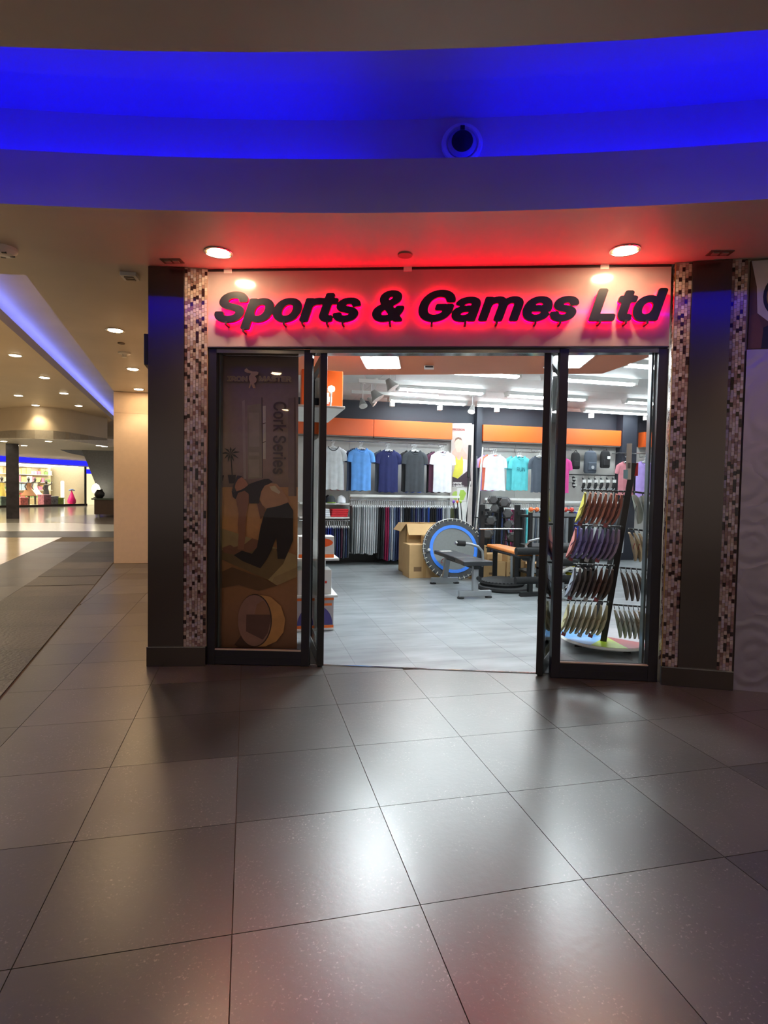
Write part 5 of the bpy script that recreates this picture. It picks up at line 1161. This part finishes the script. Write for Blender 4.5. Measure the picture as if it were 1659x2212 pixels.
part('led_strip', MB().bar(l0-u_*.12+Vector((0, 0, .20)), l1-u_*.12+Vector((0, 0, .20)), .05, .03), EM('blue_led_soft', (.20, .24, 1.0), 15), cv)
# atrium bulkhead with scalloped light
botp = ((-60, 944.5), (0, 945.6), (35, 946.4), (75, 947.4), (115, 948.4), (150, 949.3), (190, 950.3), (232, 951.4))
vs = [tuple(p) for p in topl]; 
for p, (x, y) in zip(topl, botp):
    r_ = ray(x, y); k = p.xy.length/r_.xy.length; vs.append((p.x, p.y, CH+r_.z*k))
n = len(topl); zb = vs[n+3][2]
bh = single('wall_far', MB().add(vs, [(i, i+1, n+i+1, n+i) for i in range(n-1)]).mesh('atrium_bulkhead', ATP, True, 60, fix=False), None, 'curved warm bulkhead wall washed by downlights across the atrium', 'wall', kind='structure')
lowc = [(v[0], v[1]) for v in vs[n:]]
single('ceiling.007', tri_prism(lowc+[(2, lowc[-1][1]+4), (2, 60), (-70, 60), (lowc[0][0]-20, lowc[0][1]+4)], zb, zb+.3, M('far_ceiling', (206, 198, 184), .5), 'far_ceiling'), None, 'pale lower ceiling beyond the atrium bulkhead', 'ceiling', kind='structure')
WB = EM('atrium_bulb', (1, .88, .66), 30)
def alamp(px, py, z, lb, watt=0, w=.11):
    q = gz(px, py, z); t = thing('downlight', lb, 'ceiling light', (q.x, q.y, z), 0, 'atrium ceiling downlights')
    part('trim_ring', MB().lathe([(w*1.2, 0), (w*1.2, -.01), (w, -.012)], 20), WPLAST, t, True); part('bulb', MB().lathe([(w, -.0125), (w*.8, -.02), (.01, -.022)], 20), WB, t, True)
    if watt:
        l = bpy.data.objects.new('lamp', bpy.data.lights.new('lamp', 'SPOT')); COL.objects.link(l); l.parent = t; l.location = (0, 0, -.04)
        l.data.energy = watt; l.data.color = (1, .84, .55); l.data.spot_size = R(120); l.data.spot_blend = .6; l.data.shadow_soft_size = w
for px, py, lb in ((33, 767, 'downlight in the atrium ceiling closest to the blue cove'), (96, 815, 'downlight in the atrium ceiling, second along the blue cove'), (138, 849, 'downlight in the atrium ceiling, third along the blue cove'), (170, 876, 'downlight in the atrium ceiling, fourth along the blue cove'), (192, 897, 'downlight in the atrium ceiling, last along the blue cove'), (40, 854, 'downlight near the atrium bulkhead, left of its crest'), (77, 875, 'downlight at the crest of the atrium bulkhead')):
    alamp(px, py, ZA, lb, 150 if py in (875, 897, 854) else 0)
for px, py in ((8, 953), (105, 953), (52, 962), (214, 962), (226, 964)):
    alamp(px, py, zb, 'small downlight in the pale ceiling beyond the bulkhead')
# large downlights added out of view to light the rotunda floor
for (x, y) in ((-5.5, 9), (-6.5, 13), (-8.5, 17), (-9.5, 11), (-12, 28), (-12, 20)):
    z = ZA if y < 20 else zb
    t = thing('downlight_offscreen', 'added unseen downlight over the pale rotunda floor', 'ceiling light', (x, y, z), 0, 'added rotunda downlights'); part('trim_ring', MB().lathe([(.2, 0), (.2, -.01), (.17, -.012)], 20), WPLAST, t, True); part('bulb', MB().lathe([(.17, -.0125), (.12, -.02), (.01, -.022)], 20), EM('rotunda_fill', (1, .86, .60), 420), t, True)
# dark marble column
q = gz(28, 1120); single('pillar.002', MB().box(-.21, -.2, 0, .21, .2, zb).mesh('marble_column', M('black_marble', (52, 46, 50), .25, var=.5, scale=3)), None, 'dark marble column standing before the far lit shop', 'pillar', (q.x, q.y, 0), .3, kind='structure')
# staircase underside, counter, vase and lamp
SY = 28.0
def wedge(name, pts, y0, y1, mat, lb, cat, kind=None):
    P3 = [aty(x, y, y0) for x, y in pts]; mb = MB(); n = len(P3)
    mb.add([tuple(p) for p in P3]+[(p.x, y1, p.z) for p in P3], [tuple(range(n)), tuple(range(n, 2*n))[::-1]]+[(i, (i+1) % n, n+(i+1) % n, n+i) for i in range(n)])
    return single(name, mb, mat, lb, cat, kind=kind)
wedge('staircase', [(174, 966), (320, 966), (320, 1110), (228, 1105), (217, 1072), (182, 985)], SY, SY+2.5, M('stair_grey', (120, 122, 128), .5), 'grey sloping staircase underside behind the cream wall', 'staircase', 'structure')
wedge('stair_landing', [(124, 965), (174, 966), (182, 985), (150, 979), (131, 972)], SY+.3, SY+2.2, M('stair_bluegrey', (132, 140, 158), .5), 'blue-grey rounded landing slab joining the staircase', 'staircase', 'structure')
a = gz(198, 1112); b_ = gz(260, 1116); t = thing('kiosk_counter', 'brown kiosk counter with a green top beneath the staircase', 'counter', (aty(198, 1095, 26.6).x+.1, 26.6, 0)); 
part('body', MB().box(0, 0, .12, 2.2, .9, .74), M('counter_brown', (74, 50, 36), .5), t); part('top', MB().box(-.1, -.06, .74, 2.3, .96, .80), M('counter_green', (60, 74, 62), .4), t)
for x in (.15, 1.9): part('leg', MB().box(x-.04, .05, 0, x+.04, .13, .12), SILVER, t)
q = aty(215, 1073, 26.9); t = thing('black_vase', 'black round vase on the kiosk counter', 'vase', (q.x, 26.9, .80)); part('body', MB().lathe([(.12, 0), (.2, .12), (.2, .22), (.12, .34), (.13, .38)], 18), BLACK, t, True)
q = aty(207, 1057, 27.3); t = thing('table_lamp', 'glowing white globe lamp beside the black vase', 'lamp', (q.x, 27.3, .80)); part('base', MB().lathe([(.1, 0), (.1, .03), (.03, .05), (.025, q.z-.95)], 14), BLACK, t, True); part('globe', MB().lathe([(.02, q.z-1.0), (.14, q.z-.92), (.18, q.z-.78), (.12, q.z-.62), (.02, q.z-.55)], 18), EM('lamp_globe', (1, .9, .65), 9), t, True)
# far lit shop
sa, sb = gz(-60, 1098), gz(184, 1092); sd = (sb-sa); fang = math.atan2(sd.y, sd.x); fl = sd.length
fs_ = thing('far_shop', 'brightly lit shop window with a blue neon band across the atrium', 'shop', tuple(sa), fang)
def ft_z(px, py):
    q = onplane(px, py, sa, Matrix.Rotation(fang, 3, 'Z') @ Vector((0, 1, 0))); l = frame(sa, fang).inverted() @ q; return l
zw = ft_z(100, 1004).z; zn0, zn1 = ft_z(100, 1001.5).z, ft_z(100, 988).z
CW = M('far_shop_white', (236, 226, 196), .6)
part('rear_wall', MB().box(0, 3.0, 0, fl, 3.1, 3.2), CW, fs_); part('side_wall', MB().box(fl, 0, 0, fl+.12, 3, 3.2), M('far_jamb', (150, 140, 120), .5), fs_); part('side_wall', MB().box(-.1, 0, 0, 0, 3, 3.2), CW, fs_)
part('shop_floor', MB().box(0, 0, -.0, fl, 3, .04), CW, fs_); part('glow_ceiling', MB().box(0, 0, zw+.02, fl, 3, zw+.06), EM('far_shop_glow', (1, .93, .72), 9), fs_)  # whole ceiling slab made to glow in place of the shop's lamps
part('fascia', MB().box(-.2, -.05, zw, fl+.3, .0, zb+.3), CW, fs_); part('neon_band', MB().box(-.2, -.12, zn0, fl+.9, -.05, zn1), EM('neon_blue', (.02, .02, 1.0), 1.6), fs_)
part('kerb', MB().box(-.1, -.08, 0, fl+.1, .0, .12), M('far_kerb', (70, 60, 50), .5), fs_); part('pane', MB().box(0, -.02, .12, fl, -.01, zw), GLASS, fs_)
part('mullion', MB().box(fl-.06, -.04, 0, fl+.04, .02, zw), BLACK, fs_)
mb_s = [M('goods_%d' % k, c, .6) for k, c in enumerate(((206, 170, 140), (190, 90, 90), (220, 190, 120), (150, 170, 190), (230, 220, 200), (200, 120, 150), (120, 150, 90)))]
for r in range(5):
    part('shelf', MB().box(.2, 2.6, .45+.5*r, fl-.2, 3.0, .48+.5*r), WPLAST, fs_)
rnd = random.Random(3)
for r in range(5):
    x = fl-3.4
    while x < fl-.4:
        w_ = rnd.uniform(.2, .42); h_ = min(rnd.uniform(.18, .4), zw-.5-.5*r if r == 4 else 1); q = frame(sa, fang) @ Vector((x+w_/2, 2.8, .48+.5*r+.001))
        single('goods_box', MB().box(-w_/2+.01, -.14, 0, w_/2-.01, .14, h_), rnd.choice(mb_s), 'small coloured goods box on the shelves of the far lit shop', 'box', tuple(q), fang, 'goods on the far shop shelves', bevel=.01)
        x += w_+.02
def far_at(px, dy): 
    n_ = Matrix.Rotation(fang, 3, 'Z') @ Vector((0, 1, 0)); q = onplane(px, 1085, sa+n_*dy, n_); q.z = .041; return q
def mannequin(px, dress, lb, h=1.75, skirt=True, dy=1.1):
    q = far_at(px, dy); t = thing('mannequin', lb, 'mannequin', tuple(q), fang); s = h/1.75
    sk = M('mannequin_dark', (44, 38, 36), .5)
    part('body', MB().tube([(0, 0, .02), (0, 0, .45*s), (.02, 0, .85*s), (.02, 0, 1.0*s), (0, 0, 1.15*s), (0, 0, 1.38*s), (0, 0, 1.46*s), (0, 0, 1.52*s), (0, 0, 1.62*s), (0, 0, 1.73*s)], [.05, .06, .11, .13, .10, .14, .05, .05, .09, .03], 12), sk, t, True)
    part('arm', MB().tube([(.15*s, 0, 1.38*s), (.33*s, -.05, 1.45*s), (.40*s, -.05, 1.62*s)], [.05, .04, .03], 8), sk, t, True); part('arm', MB().tube([(-.15*s, 0, 1.38*s), (-.28*s, -.05, 1.15*s), (-.22*s, -.12, .95*s)], [.05, .04, .03], 8), sk, t, True)
    part('dress', MB().lathe([(.145*s, 1.36*s), (.12*s, 1.15*s), (.16*s, 1.0*s), ((.42 if skirt else .2)*s, .62*s), ((.38 if skirt else .2)*s, .58*s)], 18), dress, t, True); part('stand', MB().lathe([(.18, 0), (.18, .02), (.02, .03)], 16), CHROME, t, True)
mannequin(62, M('dress_brown', (140, 96, 60), .8), 'dark mannequin in a wide brown skirt in the far shop window'); mannequin(76, M('dress_white', (226, 216, 200), .8), 'dark mannequin in a white dress in the far shop window', dy=2.0); mannequin(4, M('dress_yellow', (200, 180, 90), .8), 'dark mannequin in a yellow top left of the marble column', skirt=False); mannequin(100, M('dress_black', (50, 46, 50), .8), 'dark mannequin in black beside the gift boxes', h=1.6, skirt=False)
def gift(px, w_, h_, c, lb):
    q = far_at(px, .35); t = thing('gift_box', lb, 'box', tuple(q), fang); part('body', MB().box(-w_/2, -.25, 0, w_/2, .25, h_), M('gift_%d_%d_%d' % c, c, .5, var=.4, scale=9), t, bevel=.02); part('lid', MB().box(-w_/2-.02, -.27, h_, w_/2+.02, .27, h_+.08), M('gift_%d_%d_%d' % c, c), t, bevel=.01)
gift(46, .5, .45, (226, 130, 130), 'pink gift box on the floor of the far shop window'); gift(96, .5, .6, (150, 90, 110), 'plum patterned gift box in the far shop window'); gift(113, .42, .5, (140, 140, 150), 'grey patterned gift box in the far shop window'); gift(127, .34, .42, (150, 170, 60), 'green gift box in the far shop window'); gift(3, .4, .5, (90, 110, 110), 'teal box left of the marble column in the far shop')
q = far_at(155, .3); t = thing('pink_vase', 'hot pink drop-shaped stand in the far shop window', 'vase', tuple(q), fang); part('body', MB().lathe([(.12, 0), (.24, .12), (.26, .28), (.16, .55), (.05, .85), (.02, .95)], 20), M('hot_pink', (226, 24, 120), .35), t, True); part('bow', MB().tube([(-.2, 0, .95), (0, 0, 1.0), (.2, 0, .95)], .05, 8), M('bow_blue', (120, 140, 190), .6), t, True)
q = far_at(135, .5); t = thing('light_column', 'tall glowing white display column in the far shop window', 'lamp', tuple(q), fang); part('tube', MB().lathe([(.1, .0), (.1, 1.5), (.06, 1.55)], 16), EM('far_column', (1, .97, .88), 3), t, True); part('foot', MB().lathe([(.16, 0), (.16, .05)], 16), WPLAST, t, True)
# neighbouring shop slice right of it
nb_ = thing('wall_far.001', 'dark framed shop entrance slice right of the far lit shop', 'wall', tuple(sb), fang, kind='structure')
part('lit_slice', MB().box(.1, 1.2, 0, 2.0, 1.3, 2.9), EM('far_slice', (1, .86, .5), 1.2), nb_); part('post', MB().box(1.55, -.2, 0, 2.6, .0, 3.2), M('far_brown', (110, 84, 70), .5), nb_); part('neon_band', MB().box(.1, .0, 2.1, 1.5, .05, 2.4), EM('neon_blue', (.02, .02, 1.0), 1.6), nb_)
single('wall_far.002', MB().box(-60, 52, 0, 6, 52.3, 6), M('far_backwall', (190, 178, 158), .6), 'plain pale wall closing the far end of the mall', 'wall', kind='structure')
